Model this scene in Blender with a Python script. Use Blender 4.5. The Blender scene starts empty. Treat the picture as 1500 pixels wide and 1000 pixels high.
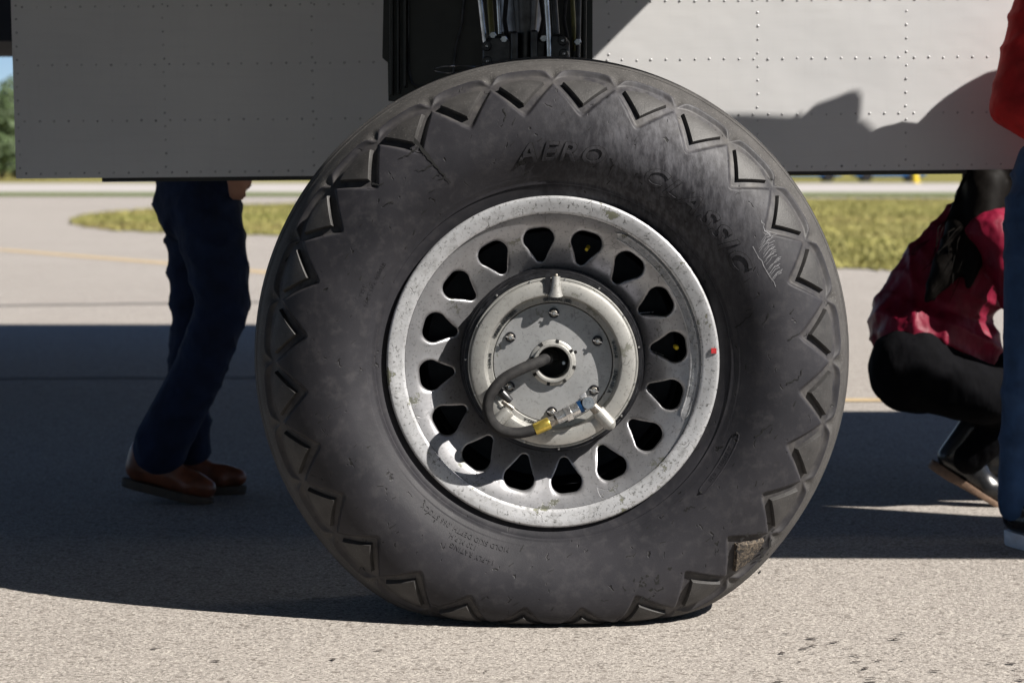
import bpy, bmesh, math, random
import numpy as np
from mathutils import Vector, Matrix
random.seed(7); rng = np.random.default_rng(7)
PI = math.pi
S = bpy.context.scene
C = S.collection

# ------------------------------------------------------------------ camera, sky, sun
CAMX, CAMY, CAMZ = -0.0945, -5.09, 1.07
PITCH = math.atan(260 / 3125)
cam = bpy.data.cameras.new('camera'); camo = bpy.data.objects.new('camera', cam); C.objects.link(camo)
camo.location = (CAMX, CAMY, CAMZ); camo.rotation_euler = (PI / 2 - PITCH, 0, 0)
cam.lens = 75; cam.sensor_width = 36; cam.clip_start = 0.1; cam.clip_end = 5000
cam.dof.use_dof = True; cam.dof.focus_distance = 4.90; cam.dof.aperture_fstop = 4.5
S.camera = camo
TOSUN = Vector((1.8, -1.0, 1.8)).normalized()
w = bpy.data.worlds.new('World'); S.world = w; w.use_nodes = True
nt = w.node_tree; bg = nt.nodes['Background']
sky = nt.nodes.new('ShaderNodeTexSky'); sky.sky_type = 'NISHITA'; sky.sun_disc = False
sky.sun_elevation = math.asin(TOSUN.z); sky.sun_rotation = math.atan2(TOSUN.x, TOSUN.y)
sky.air_density = 0.5; sky.dust_density = 0.1; sky.ozone_density = 2.0
nt.links.new(sky.outputs[0], bg.inputs[0]); bg.inputs[1].default_value = 0.05
sl = bpy.data.lights.new('sun', 'SUN'); sl.energy = 5.0; sl.angle = math.radians(0.5); sl.color = (1.0, 0.95, 0.88)
so = bpy.data.objects.new('sun', sl); C.objects.link(so)
so.rotation_euler = (-TOSUN).to_track_quat('-Z', 'Y').to_euler(); so.location = TOSUN * 30
S.view_settings.view_transform = 'Standard'; S.view_settings.look = 'None'
S.view_settings.exposure = 0.95; S.view_settings.gamma = 1.0
S.render.engine = 'CYCLES'

def at(px, py, D):
    """point of the place at horizontal distance D seen at photo position (px, py)"""
    f = 3125.0; c, s = math.cos(PITCH), math.sin(PITCH)
    a, b = (px - 750) / f, (500 - py) / f
    dx, dy, dz = a, c + b * s, -s + b * c
    k = D / dy
    return Vector((CAMX + dx * k, CAMY + D, CAMZ + dz * k))
def gnd(px, py):
    f = 3125.0; c, s = math.cos(PITCH), math.sin(PITCH)
    a, b = (px - 750) / f, (500 - py) / f
    dx, dy, dz = a, c + b * s, -s + b * c
    k = -CAMZ / dz
    return Vector((CAMX + dx * k, CAMY + dy * k, 0))

# ------------------------------------------------------------------ materials
class NT:
    def __init__(self, name):
        self.m = bpy.data.materials.new(name); self.m.use_nodes = True
        self.t = self.m.node_tree; self.b = self.t.nodes['Principled BSDF']
    def n(self, kind, ins=None, **props):
        nd = self.t.nodes.new('ShaderNode' + kind)
        for k, v in props.items(): setattr(nd, k, v)
        for k, v in (ins or {}).items(): self.set(nd, k, v)
        return nd
    def set(self, nd, k, v):
        s = nd.inputs[k]
        if isinstance(v, bpy.types.NodeSocket): self.t.links.new(v, s)
        elif isinstance(v, bpy.types.Node): self.t.links.new(v.outputs[0], s)
        else: s.default_value = v
    def coord(self): return self.n('TexCoord').outputs['Object']
    def noise(self, vec, scale, detail=4, rough=0.55): return self.n('TexNoise', {'Vector': vec, 'Scale': scale, 'Detail': detail, 'Roughness': rough}).outputs[0]
    def vor(self, vec, scale, feature='F1', out=0): return self.n('TexVoronoi', {'Vector': vec, 'Scale': scale}, feature=feature).outputs[out]
    def ramp(self, fac, stops):
        r = self.n('ValToRGB', {'Fac': fac}); e = r.color_ramp.elements
        while len(e) < len(stops): e.new(0.5)
        for i, (p, c) in enumerate(stops):
            e[i].position = p; e[i].color = c if len(c) == 4 else (*c, 1)
        return r.outputs[0]
    def step(self, fac, a, b): return self.n('MapRange', {'Value': fac, 'From Min': a, 'From Max': b}).outputs[0]
    def mix(self, fac, a, b, mode='MIX'):
        nd = self.n('Mix', data_type='RGBA', blend_type=mode)
        self.set(nd, 0, fac)
        for i, v in ((6, a), (7, b)):
            if isinstance(v, tuple) and len(v) == 3: v = (*v, 1)
            self.set(nd, i, v)
        return nd.outputs[2]
    def math(self, op, a, b=0.0):
        nd = self.n('Math', operation=op); self.set(nd, 0, a); self.set(nd, 1, b); return nd.outputs[0]
    def scale(self, vec, v): return self.n('Mapping', {'Vector': vec, 'Scale': v}).outputs[0]
    def bump(self, h, strength=0.3, dist=0.01, normal=None):
        d = {'Height': h, 'Strength': strength, 'Distance': dist}
        if normal is not None: d['Normal'] = normal
        return self.n('Bump', d).outputs[0]
    def out(self, col=None, rough=None, metal=None, normal=None, spec=None):
        if isinstance(col, tuple) and len(col) == 3: col = (*col, 1)
        for k, v in (('Base Color', col), ('Roughness', rough), ('Metallic', metal), ('Normal', normal), ('Specular IOR Level', spec)):
            if v is not None: self.set(self.b, k, v)
        return self.m

def simple(name, col, rough=0.5, metal=0.0, var=0.25, scale=30, bump=0.0, spec=None):
    t = NT(name); v = t.coord(); n = t.noise(v, scale, 5)
    c = t.mix(t.step(n, 0.3, 0.7), tuple(x * (1 - var) for x in col), tuple(min(1, x * (1 + var)) for x in col))
    nrm = t.bump(n, bump, 0.004) if bump else None
    return t.out(c, t.n('MapRange', {'Value': n, 'To Min': rough * 0.8, 'To Max': min(1, rough * 1.2)}).outputs[0], metal, nrm, spec)

M = {}
def m_rubber():
    t = NT('tyre_rubber'); v = t.coord()
    n1 = t.noise(v, 5, 6); n2 = t.noise(v, 38, 6, 0.65); n3 = t.noise(t.n('Mapping', {'Vector': v, 'Rotation': (0, .25, 0), 'Scale': (1.0, 1.0, .3)}).outputs[0], 85, 6, .7)
    c = t.mix(t.step(n1, .3, .7), (.014, .014, .0175), (.030, .029, .034))
    c = t.mix(t.math('MULTIPLY', t.step(n2, .5, .8), .5), c, (.06, .057, .06))
    sx = t.n('SeparateXYZ', {'Vector': v})
    # chalky scuffed patch on the upper right of the sidewall
    vd = t.n('VectorMath', {0: v, 1: (.26, -.2, 1.04)}, operation='DISTANCE').outputs['Value']
    patch = t.math('MULTIPLY', t.step(vd, .36, .05), t.step(t.math('MULTIPLY', n3, t.math('ADD', n1, .5)), .40, .72))
    c = t.mix(t.math('MULTIPLY', patch, .62), c, (.15, .15, .165))
    du = t.n('Attribute', attribute_name='groove_light').outputs['Fac']; c = t.mix(t.math('MULTIPLY', t.math('MULTIPLY', du, t.step(t.noise(v, 14, 5, .7), .35, .7)), .6), c, (.12, .112, .102))  # tan by recess depth: sunlit groove walls painted into the colour
    # fine weather checks
    w1 = t.n('VectorMath', {0: v, 1: t.n('VectorMath', {0: t.n('TexNoise', {'Vector': v, 'Scale': 30.0}).outputs['Color'], 1: (.03, .03, .03)}, operation='MULTIPLY').outputs[0]}, operation='ADD').outputs[0]
    ed = t.vor(t.n('Mapping', {'Vector': w1, 'Rotation': (0, .5, 0), 'Scale': (1, 1, .55)}).outputs[0], 24, 'DISTANCE_TO_EDGE')
    gate = t.step(t.noise(v, 36, 2), .63, .66)
    crack = t.math('MULTIPLY', t.step(ed, .035, .01), gate)
    c = t.mix(crack, c, (.006, .006, .006))
    h = t.math('SUBTRACT', t.math('MULTIPLY', n2, .35), crack)
    fine = t.noise(v, 420, 3)
    nr = t.bump(fine, .12, .002, t.bump(h, .35, .003))
    return t.out(c, t.n('MapRange', {'Value': n2, 'To Min': .42, 'To Max': .68}).outputs[0], 0, nr, .26)
def m_tread():
    t = NT('tread_rubber'); v = t.coord()
    n1 = t.noise(v, 18, 6); g = t.noise(v, 300, 4, .7)
    c = t.mix(t.step(n1, .3, .7), (.036, .034, .033), (.06, .057, .055))
    c = t.mix(t.step(g, .58, .72), c, (.2, .19, .18))
    return t.out(c, .75, 0, t.bump(g, .5, .002), .4)
def m_lug():
    t = NT('lug_rubber'); v = t.coord()
    n1 = t.noise(v, 25, 6); g = t.noise(v, 240, 4, .7)
    c = t.mix(t.step(n1, .3, .7), (.024, .023, .023), (.046, .044, .043))
    c = t.mix(t.math('MULTIPLY', t.step(g, .6, .72), .7), c, (.14, .135, .13))
    return t.out(c, .54, 0, t.bump(g, .3, .002), .42)
def m_rimpaint(name='worn_silver_paint', base=(.46, .465, .48), chips=1.0, metal=.35):
    t = NT(name); v = t.coord()
    n1 = t.noise(v, 7, 5); n2 = t.noise(v, 45, 6, .7); n3 = t.noise(v, 150, 5, .7); nb = t.noise(v, 15, 8, .72)
    c = t.mix(t.step(n1, .3, .7), tuple(x * .78 for x in base), tuple(min(1, x * 1.2) for x in base))
    c = t.mix(t.math('MULTIPLY', t.step(n2, .50, .70), .6 * chips), c, (.17, .17, .165))
    c = t.mix(t.math('MULTIPLY', t.step(n3, .565, .64), .8 * chips), c, (.06, .06, .055))
    chip = t.math('MULTIPLY', t.step(nb, .622, .632), chips)
    edge = t.math('MULTIPLY', t.step(nb, .606, .622), chips)
    c = t.mix(t.math('MULTIPLY', edge, .8), c, (.05, .05, .045)); c = t.mix(chip, c, (.2, .205, .15))
    ed = t.vor(t.n('VectorMath', {0: v, 1: t.n('VectorMath', {0: t.n('TexNoise', {'Vector': v, 'Scale': 20.0}).outputs['Color'], 1: (.05, .05, .05)}, operation='MULTIPLY').outputs[0]}, operation='ADD').outputs[0], 26, 'DISTANCE_TO_EDGE')
    cr = t.math('MULTIPLY', t.math('MULTIPLY', t.step(ed, .022, .006), t.step(t.noise(v, 16, 2), .60, .66)), chips)
    c = t.mix(t.math('MULTIPLY', cr, .85), c, (.06, .06, .055))
    h = t.math('SUBTRACT', t.math('MULTIPLY', n2, .4), t.math('ADD', chip, cr))
    return t.out(c, t.n('MapRange', {'Value': n2, 'To Min': .32, 'To Max': .6}).outputs[0], metal, t.bump(h, .3, .002), .5)
def m_alu():
    t = NT('aircraft_aluminium'); v = t.coord()
    n1 = t.noise(v, 1.6, 4); st = t.noise(t.scale(v, (1, 1, 14)), 5, 6, .65); sv = t.noise(t.scale(v, (16, 1, 1)), 4, 5, .65); f = t.noise(v, 140, 3)
    c = t.mix(t.step(n1, .3, .7), (.53, .53, .535), (.62, .615, .61))
    c = t.mix(t.math('MULTIPLY', t.step(st, .5, .75), .22), c, (.48, .48, .49))
    c = t.mix(t.math('MULTIPLY', t.step(sv, .55, .8), .22), c, (.45, .45, .46))
    nr = t.bump(t.noise(t.scale(v, (1, 1, 1.6)), 2.6, 3), .16, .03)
    return t.out(c, t.n('MapRange', {'Value': t.math('ADD', st, t.math('MULTIPLY', f, .3)), 'To Min': .38, 'To Max': .62}).outputs[0], .2, nr, .5)
def m_concrete():
    t = NT('apron_concrete'); v = t.coord()
    big = t.noise(v, .35, 4); mid = t.noise(v, 3.2, 6, .6); sp = t.noise(v, 115, 4, .75); vo = t.n('SeparateColor', {'Color': t.vor(v, 200, 'F1', 1)}).outputs[0]; vo2 = t.n('SeparateColor', {'Color': t.vor(v, 75, 'F1', 1)}).outputs[1]
    c = t.mix(t.step(big, .3, .7), (.30, .272, .246), (.35, .32, .292))
    c = t.mix(t.math('MULTIPLY', t.step(mid, .45, .75), .4), c, (.26, .236, .214))
    c = t.mix(t.step(vo, .72, .95), c, (.50, .46, .415)); c = t.mix(t.math('MULTIPLY', t.step(vo, .25, .05), .75), c, (.10, .088, .078)); c = t.mix(t.math('MULTIPLY', t.step(vo2, .88, .98), .6), c, (.12, .10, .085))
    c = t.mix(t.math('MULTIPLY', t.step(sp, .54, .70), .8), c, (.075, .066, .058))
    c = t.mix(t.math('MULTIPLY', t.step(sp, .46, .30), .65), c, (.52, .485, .44))
    return t.out(c, .9, 0, t.bump(sp, .8, .006), .25)
def m_grass(name, a, b, d):
    t = NT(name); v = t.coord()
    n1 = t.noise(t.scale(v, (.35, 1, 1)), .22, 5, .65); n2 = t.noise(v, 3.0, 5, .7); f = t.noise(v, 25, 4, .8)
    c = t.mix(t.step(n1, .36, .62), a, b); c = t.mix(t.math('MULTIPLY', t.step(n2, .45, .7), .5), c, d)
    c = t.mix(t.math('MULTIPLY', t.step(f, .5, .7), .25), c, tuple(x * .6 for x in a))
    return t.out(c, .9, 0, t.bump(f, .9, .05), .15)
def m_cloth(name, col, rough, weave=600, fold=.0, sheen=0, spec=.3):
    t = NT(name); v = t.coord(); n = t.noise(v, 14, 5, .6); wv = t.noise(v, weave, 2)
    c = t.mix(t.step(n, .3, .7), tuple(x * .65 for x in col), tuple(min(1, x * 1.3) for x in col))
    fo = t.noise(t.scale(v, (1, 1, .55)), 9, 3, .5)
    nr = t.bump(wv, .2, .001, t.bump(fo, fold, .05) if fold else None) if fold else t.bump(wv, .2, .001)
    return t.out(c, rough, 0, nr, spec)
def m_hose():
    t = NT('braided_hose_rubber'); v = t.coord()
    wv = t.n('TexWave', {'Vector': t.n('Mapping', {'Vector': v, 'Rotation': (0, .785, 0)}).outputs[0], 'Scale': 150.0, 'Distortion': 0.6}).outputs[0]
    n = t.noise(v, 60, 4)
    c = t.mix(t.step(n, .3, .7), (.012, .012, .013), (.028, .027, .027))
    return t.out(c, .7, 0, t.bump(wv, .5, .0015), .2)
M['rubber'] = m_rubber(); M['tread'] = m_tread(); M['lug'] = m_lug()
M['rim'] = m_rimpaint(); M['web'] = m_rimpaint('worn_silver_web', (.36, .36, .375), .6, .8)
M['hub'] = m_rimpaint('cast_hub_metal', (.40, .395, .375), .5, .5)
M['disc'] = m_rimpaint('brushed_cover_metal', (.40, .405, .41), .4, .55)
M['darkring'] = simple('oily_steel_letter_shade', (.045, .045, .05), .35, .8, .4, 60)
M['black'] = simple('black_interior', (.006, .006, .007), .7, 0, .3, 20)
M['drum'] = simple('dark_brake_drum', (.03, .032, .04), .5, .4, .4, 30)
M['steel'] = simple('bright_steel', (.62, .62, .62), .28, .9, .25, 120)
M['boltm'] = simple('stained_bolt_steel', (.28, .26, .23), .4, .8, .45, 150)
M['brass'] = simple('brass', (.62, .47, .10), .3, .85, .2, 90)
M['bluef'] = simple('blue_anodised_ring', (.012, .06, .17), .35, .6, .3, 90)
M['hose'] = m_hose()
M['crack'] = simple('open_rubber_crack', (.004, .004, .004), .9)
M['scuff'] = simple('chalky_scuff', (.17, .17, .18), .8, 0, .35, 80)
def m_mud():
    t = NT('mud_on_rubber'); v = t.coord(); n = t.noise(v, 90, 6, .75); k = t.step(n, .44, .58)
    return t.out(t.mix(k, (.03, .028, .027), t.mix(t.step(t.noise(v, 300, 3), .4, .6), (.16, .13, .10), (.09, .072, .055))), .9, 0, t.bump(n, .9, .005), .2)
M['mud'] = m_mud()
M['red'] = simple('red_slippage_paint', (.42, .02, .025), .6, 0, .3, 90)
M['yellow'] = simple('yellow_cap', (.75, .55, .03), .5, 0, .2)
M['alu'] = m_alu()
M['rivetm'] = simple('dull_rivet_heads', (.40, .40, .405), .5, .4, .5, 30)
M['wingp'] = simple('wing_underside_paint', (.11, .11, .11), .6, .1, .2, 4)
M['bay'] = simple('dark_bay_paint', (.022, .023, .022), .55, .1, .4, 8)
M['door'] = simple('oily_black_door', (.018, .018, .016), .32, .3, .5, 10, .1)
M['strut'] = simple('greasy_strut_steel', (.05, .05, .052), .33, .75, .6, 25)
M['chrome'] = simple('worn_tube_steel', (.42, .43, .45), .25, .9, .4, 40)
M['plate'] = simple('grimy_cylinder_steel', (.16, .17, .19), .38, .8, .5, 30)
M['olive'] = simple('olive_tube_paint', (.10, .09, .02), .4, .3, .4, 30)
M['concrete'] = m_concrete()
M['taxi'] = simple('far_taxiway_concrete', (.40, .37, .35), .9, 0, .12, .3)
M['grass'] = m_grass('dry_grass', (.15, .165, .03), (.27, .215, .085), (.20, .19, .05))
M['grassg'] = m_grass('green_verge', (.09, .14, .03), (.15, .17, .045), (.10, .15, .03))
M['blade'] = simple('grass_blades', (.25, .23, .07), .8, 0, .35, .5)
M['line'] = simple('faded_yellow_paint', (.42, .315, .18), .85, 0, .2, 12)
M['tar'] = simple('tar_seal', (.05, .048, .046), .8, 0, .3, 20)
M['pit'] = simple('pit_dark_brown', (.045, .035, .03), .9, 0, .4, 60)  # flat dark brown for the pits
M['leaf'] = simple('tree_leaf', (.055, .085, .03), .7, 0, .5, .8)
M['bark'] = simple('tree_bark', (.09, .07, .05), .9, 0, .3, 8)
M['denim'] = m_cloth('dark_blue_denim', (.007, .015, .042), .85, 500, .5)
M['denim2'] = m_cloth('faded_blue_denim', (.018, .048, .12), .85, 500, .45)
M['brownl'] = simple('brown_leather', (.16, .05, .022), .38, 0, .4, 20)
M['solet'] = simple('tan_sole', (.06, .042, .028), .7, 0, .3, 30)
M['blackl'] = simple('black_leather', (.012, .012, .013), .28, 0, .3, 20)
M['solel'] = simple('stacked_heel', (.16, .10, .065), .6, 0, .3, 60)
M['whites'] = simple('white_rubber_sole', (.62, .66, .74), .6, 0, .15, 30)
M['redj'] = m_cloth('red_jacket_cloth', (.36, .012, .012), .75, 500, .5)
M['satin'] = m_cloth('burgundy_satin', (.15, .005, .022), .5, 900, .5, spec=.22)
M['blackp'] = m_cloth('black_trousers', (.004, .004, .005), .85, 500, .4, spec=.05)
M['grey'] = m_cloth('grey_shirt', (.12, .12, .13), .8)
M['skin'] = simple('skin', (.42, .22, .15), .5, 0, .12, 30)
M['hair'] = simple('dark_hair', (.005, .004, .0035), .6, 0, .4, 80, 0, .08)
M['carblue'] = simple('blue_car_paint', (.03, .13, .36), .3, .2, .1, 5)
M['glass'] = simple('dark_window_glass', (.02, .025, .03), .1, 0, .1, 5)

# ------------------------------------------------------------------ mesh helpers
def link(name, me, mat=None, parent=None, smooth=None):
    o = bpy.data.objects.new(name, me); C.objects.link(o)
    if mat is not None: me.materials.append(M[mat] if isinstance(mat, str) else mat)
    if parent is not None: o.parent = parent
    if smooth is not None:
        me.polygons.foreach_set('use_smooth', [True] * len(me.polygons))
        if smooth < 180: me.set_sharp_from_angle(angle=math.radians(smooth))
    return o
def tag(o, label=None, cat=None, group=None, kind=None):
    for k, v in (('label', label), ('category', cat), ('group', group), ('kind', kind)):
        if v: o[k] = v
    return o
def empty(name, loc, label, cat, group=None):
    o = bpy.data.objects.new(name, None); C.objects.link(o); o.location = loc; o.empty_display_size = .1
    return tag(o, label, cat, group)
class MB:
    def __init__(s): s.v = []; s.f = []
    def add(s, vs, fs, mtx=None):
        k = len(s.v)
        s.v += [tuple(mtx @ Vector(p)) if mtx is not None else tuple(p) for p in vs]
        s.f += [tuple(i + k for i in f) for f in fs]; return s
    def box(s, a, b, mtx=None):
        (x0, y0, z0), (x1, y1, z1) = a, b
        return s.add([(x0,y0,z0),(x1,y0,z0),(x1,y1,z0),(x0,y1,z0),(x0,y0,z1),(x1,y0,z1),(x1,y1,z1),(x0,y1,z1)],
                     [(3,2,1,0),(4,5,6,7),(0,1,5,4),(1,2,6,5),(2,3,7,6),(3,0,4,7)], mtx)
    def tube(s, pts, rad, seg=12, caps=True):
        pts = [Vector(p) for p in pts]; n = len(pts)
        rad = [rad] * n if not hasattr(rad, '__len__') else rad
        up = Vector((0, 0, 1)); t0 = (pts[1] - pts[0]).normalized()
        if abs(t0.z) > .9: up = Vector((1, 0, 0))
        a = t0.cross(up).normalized(); vs = []; fs = []
        for i, p in enumerate(pts):
            t = (pts[min(i + 1, n - 1)] - pts[max(i - 1, 0)]).normalized()
            a = (a - t * a.dot(t)).normalized(); b = t.cross(a)
            for k in range(seg):
                q = 2 * PI * k / seg; vs.append(p + (a * math.cos(q) + b * math.sin(q)) * rad[i])
        for i in range(n - 1):
            for k in range(seg):
                k2 = (k + 1) % seg; fs.append((i*seg+k, i*seg+k2, (i+1)*seg+k2, (i+1)*seg+k))
        if caps: fs.append(tuple(range(seg))[::-1]); fs.append(tuple((n-1)*seg + k for k in range(seg)))
        return s.add(vs, fs)
    def prism(s, poly, d0, d1, mtx=None):   # polygon in xz, depth in y
        n = len(poly)
        vs = [(x, d0, z) for x, z in poly] + [(x, d1, z) for x, z in poly]
        fs = [tuple(range(n)), tuple(range(2*n-1, n-1, -1))] + [(i, i+n, (i+1)%n+n, (i+1)%n) for i in range(n)]
        return s.add(vs, fs, mtx)
    def lathe(s, prof, seg=96, c=(0, 0, 0), th0=0, th1=2*PI):  # (r, y) around a y axis, angle from top
        full = abs(th1 - th0 - 2 * PI) < 1e-6; m = seg if full else seg + 1; vs = []; fs = []; n = len(prof)
        for j in range(m):
            th = th0 + (th1 - th0) * j / seg
            for r, y in prof: vs.append((c[0] + r * math.sin(th), c[1] + y, c[2] + r * math.cos(th)))
        for j in range(seg):
            j2 = (j + 1) % m
            for i in range(n - 1): fs.append((j*n+i, j*n+i+1, j2*n+i+1, j2*n+i))
        return s.add(vs, fs)
    def mesh(s, name, fix=True):
        me = bpy.data.meshes.new(name); me.from_pydata(s.v, [], s.f); 
        if fix:
            bm = bmesh.new(); bm.from_mesh(me); bmesh.ops.recalc_face_normals(bm, faces=bm.faces); bm.to_mesh(me); bm.free()
        me.update(); return me
    def build(s, name, mat, parent=None, smooth=35, fix=True): return link(name, s.mesh(name, fix), mat, parent, smooth)
def bevel(o, wd, seg=2):
    b = o.modifiers.new('bevel', 'BEVEL'); b.width = wd; b.segments = seg; b.limit_method = 'ANGLE'; b.angle_limit = math.radians(40); return o
def np_mesh(name, V, F):
    me = bpy.data.meshes.new(name); V = np.asarray(V, np.float32); F = np.asarray(F, np.int32); k = F.shape[1]
    me.vertices.add(len(V)); me.vertices.foreach_set('co', V.ravel())
    me.loops.add(F.size); me.loops.foreach_set('vertex_index', F.ravel())
    me.polygons.add(len(F)); me.polygons.foreach_set('loop_start', np.arange(0, F.size, k, dtype=np.int32))
    me.update(calc_edges=True); me.validate(); return me
def text2d(body, size, ext, spacing=1.0, shear=0.0, offset=0.0):
    cu = bpy.data.curves.new('t', 'FONT'); cu.body = body; cu.size = size; cu.extrude = ext; cu.space_character = spacing
    cu.shear = shear; cu.offset = offset; cu.resolution_u = 3; cu.align_x = 'CENTER'
    o = bpy.data.objects.new('t', cu); C.objects.link(o); dg = bpy.context.evaluated_depsgraph_get()
    me = bpy.data.meshes.new_from_object(o.evaluated_get(dg))
    if size > .03:
        bm = bmesh.new(); bm.from_mesh(me); bmesh.ops.triangulate(bm, faces=bm.faces)
        for _ in range(3):
            e = [x for x in bm.edges if x.calc_length() > .007]
            if e: bmesh.ops.subdivide_edges(bm, edges=e, cuts=1); bmesh.ops.triangulate(bm, faces=bm.faces)
        bm.to_mesh(me); bm.free()
    V = [v.co.copy() for v in me.vertices]; F = [tuple(p.vertices) for p in me.polygons]
    bpy.data.objects.remove(o); bpy.data.curves.remove(cu); bpy.data.meshes.remove(me); return V, F

# ------------------------------------------------------------------ the ground and what lies on it
def sheet(name, pts, z, mat, kind='structure', parent=None):
    mb = MB(); mb.add([(p[0], p[1], z) for p in pts], [tuple(range(len(pts)))])
    o = mb.build(name, mat, parent, None, False)
    if o.data.polygons[0].normal.z < 0: o.data.flip_normals()
    if kind: o['kind'] = kind
    return o
apron = sheet('apron', [(-1500, -60), (1500, -60), (1500, 3000), (-1500, 3000)], 0, 'concrete')
def smooth_poly(pts, it=3):
    for _ in range(it):
        q = []
        for i in range(len(pts)):
            a, b = Vector(pts[i]), Vector(pts[(i + 1) % len(pts)]); q += [a * .75 + b * .25, a * .25 + b * .75]
        pts = q
    return pts
gp = [gnd(88, 322), gnd(140, 338), gnd(300, 343), gnd(500, 348), gnd(800, 370), gnd(1235, 397), gnd(1600, 400), gnd(3200, 400),
      gnd(3600, 291), gnd(1500, 290), gnd(700, 293), gnd(330, 300), gnd(150, 310)]
gpoly = [(p.x + random.gauss(0, .07), p.y + random.gauss(0, .16)) for p in smooth_poly(gp, 5)]
sheet('grass_field', gpoly, .012, 'grass')
sheet('taxiway', [gnd(-6000, 283.5), gnd(7500, 283.5), gnd(7500, 269), gnd(-6000, 269)], .016, 'taxi')
sheet('green_verge', [gnd(-4000, 286.5), gnd(6000, 289.5), gnd(6000, 284), gnd(-4000, 281)], .02, 'grassg')
sheet('far_field', [(-1400, gnd(750, 268.6).y), (1400, gnd(750, 268.6).y), (1400, 2900), (-1400, 2900)], .02, 'grass')
def inside(x, y, P):
    c = False
    for i in range(len(P)):
        (x1, y1), (x2, y2) = P[i - 1], P[i]
        if (y1 > y) != (y2 > y) and x < (x2 - x1) * (y - y1) / (y2 - y1) + x1: c = not c
    return c
V, F = [], []
while len(F) < 26000:
    D = 16 + 50 * random.random() ** 1.6; x = CAMX + D * random.uniform(-.24, .26); y = CAMY + D
    if not inside(x, y, gpoly): continue
    a = random.uniform(0, PI); h = random.uniform(.03, .09); wd = random.uniform(.01, .03); k = len(V)
    V += [(x - wd*math.cos(a), y - wd*math.sin(a), .01), (x + wd*math.cos(a), y + wd*math.sin(a), .01), (x + random.uniform(-.04, .04), y + random.uniform(-.04, .04), h)]
    F.append((k, k+1, k+2))
tag(link('grass_tufts', np_mesh('grass_tufts', V, F), 'blade'), 'short dry yellow green grass covering the airfield island', 'grass', kind='stuff')
def strip(name, pts, wd, z, mat, label, cat):
    pts = [Vector((p[0], p[1], 0)) for p in pts]; L, R = [], []
    for i, p in enumerate(pts):
        t = (pts[min(i+1, len(pts)-1)] - pts[max(i-1, 0)]).normalized(); n = Vector((-t.y, t.x, 0)) * wd / 2
        L.append(p + n); R.append(p - n)
    mb = MB(); vs = [(p.x, p.y, z) for q in zip(L, R) for p in q]
    mb.add(vs, [(2*i, 2*i+1, 2*i+3, 2*i+2) for i in range(len(pts)-1)])
    o = mb.build(name, mat, None, None, False)
    if o.data.polygons[0].normal.z < 0: o.data.flip_normals()
    o['kind'] = 'structure'; return o
strip('painted_line', [gnd(-900, 343), gnd(0, 366), gnd(260, 387), gnd(700, 428)], .28, .004, 'line', '', '')
strip('painted_line', [gnd(600, 588), gnd(1240, 586.5), gnd(1300, 586.5), gnd(2200, 584)], .13, .004, 'line', '', '')
def wig(p, q, n, amp):
    return [p.lerp(q, i / n) + Vector((random.gauss(0, amp), random.gauss(0, amp), 0)) for i in range(n + 1)]
strip('tar_joint', wig(gnd(-300, 452), gnd(900, 436), 40, .02), .10, .004, 'tar', '', '')
strip('tar_joint', wig(gnd(-400, 556), gnd(520, 553), 30, .015), .05, .004, 'tar', '', '')
mb = MB()
for k in range(46):
    px, py = (random.uniform(1090, 1520), random.uniform(928, 1010)) if k < 40 else (random.uniform(150, 1000), random.uniform(930, 990))
    p = gnd(px, py); L = random.uniform(.004, .019); W = random.uniform(.003, .010); n = 11; ph = random.uniform(-.25, .35)
    vs = []
    for i in range(n):
        q = 2 * PI * i / n; rr = random.uniform(.35, 1.15); x, y = L * rr * math.cos(q), W * rr * math.sin(q)
        vs.append((p.x + x * math.cos(ph) - y * math.sin(ph), p.y + x * math.sin(ph) + y * math.cos(ph), .004))
    mb.add(vs, [tuple(range(n))])
tag(mb.build('pavement_pits', 'pit', None, None, False), 'small dark pits scattered in the sunlit concrete', 'pits', kind='stuff')

# ------------------------------------------------------------------ far things: trees, cars, post
def tree(name, x, y, H, R, label, seed):
    r = random.Random(seed); t = empty(name, (x, y, 0), label, 'tree', 'trees beyond the airfield')
    mb = MB(); mb.tube([(0,0,0),(.1,0,H*.25),(-.1,.1,H*.55),(0,0,H*.9)], [H*.035, H*.028, H*.018, H*.005], 8)
    cl = []
    for k in range(9):
        a = r.uniform(0, 2*PI); z = r.uniform(.25, .85) * H; q = R * r.uniform(.4, .8) * (1.15 - z / H)
        e = Vector((q * math.cos(a), q * math.sin(a), z + .1 * H)); mb.tube([(0, 0, z * .75), e * .5 + Vector((0, 0, z * .42)), e], [H*.012, H*.008, H*.003], 6); cl.append((e, R * r.uniform(.35, .6)))
    mb.build('trunk', 'bark', t)
    for k in range(10): cl.append((Vector((r.uniform(-.5, .5) * R, r.uniform(-.5, .5) * R, r.uniform(.12, .95) * H)), R * r.uniform(.3, .55)))
    V, F = [], []
    for c, q in cl:
        for i in range(170):
            d = Vector((r.gauss(0, 1), r.gauss(0, 1), r.gauss(0, 1))).normalized() * q * r.random() ** .45; p = c + d; p.z = max(p.z, .15)
            u = Vector((r.gauss(0, 1), r.gauss(0, 1), r.gauss(0, 1))).normalized(); v2 = u.orthogonal().normalized(); s = r.uniform(.12, .28); k = len(V)
            V += [p - u*s, p + v2*s*.6, p + u*s, p - v2*s*.6]; F.append((k, k+1, k+2, k+3))
    link('crown', np_mesh('crown', [tuple(p) for p in V], F), 'leaf', t)
    return t
tl = ['rounded dark green tree at the left edge of the photo', 'tall bushy tree just right of the leftmost tree', 'small tree half hidden behind the grey aircraft panel',
      'low broad tree at the far left beyond the field', 'distant tree hidden behind the aircraft fuselage']
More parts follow.
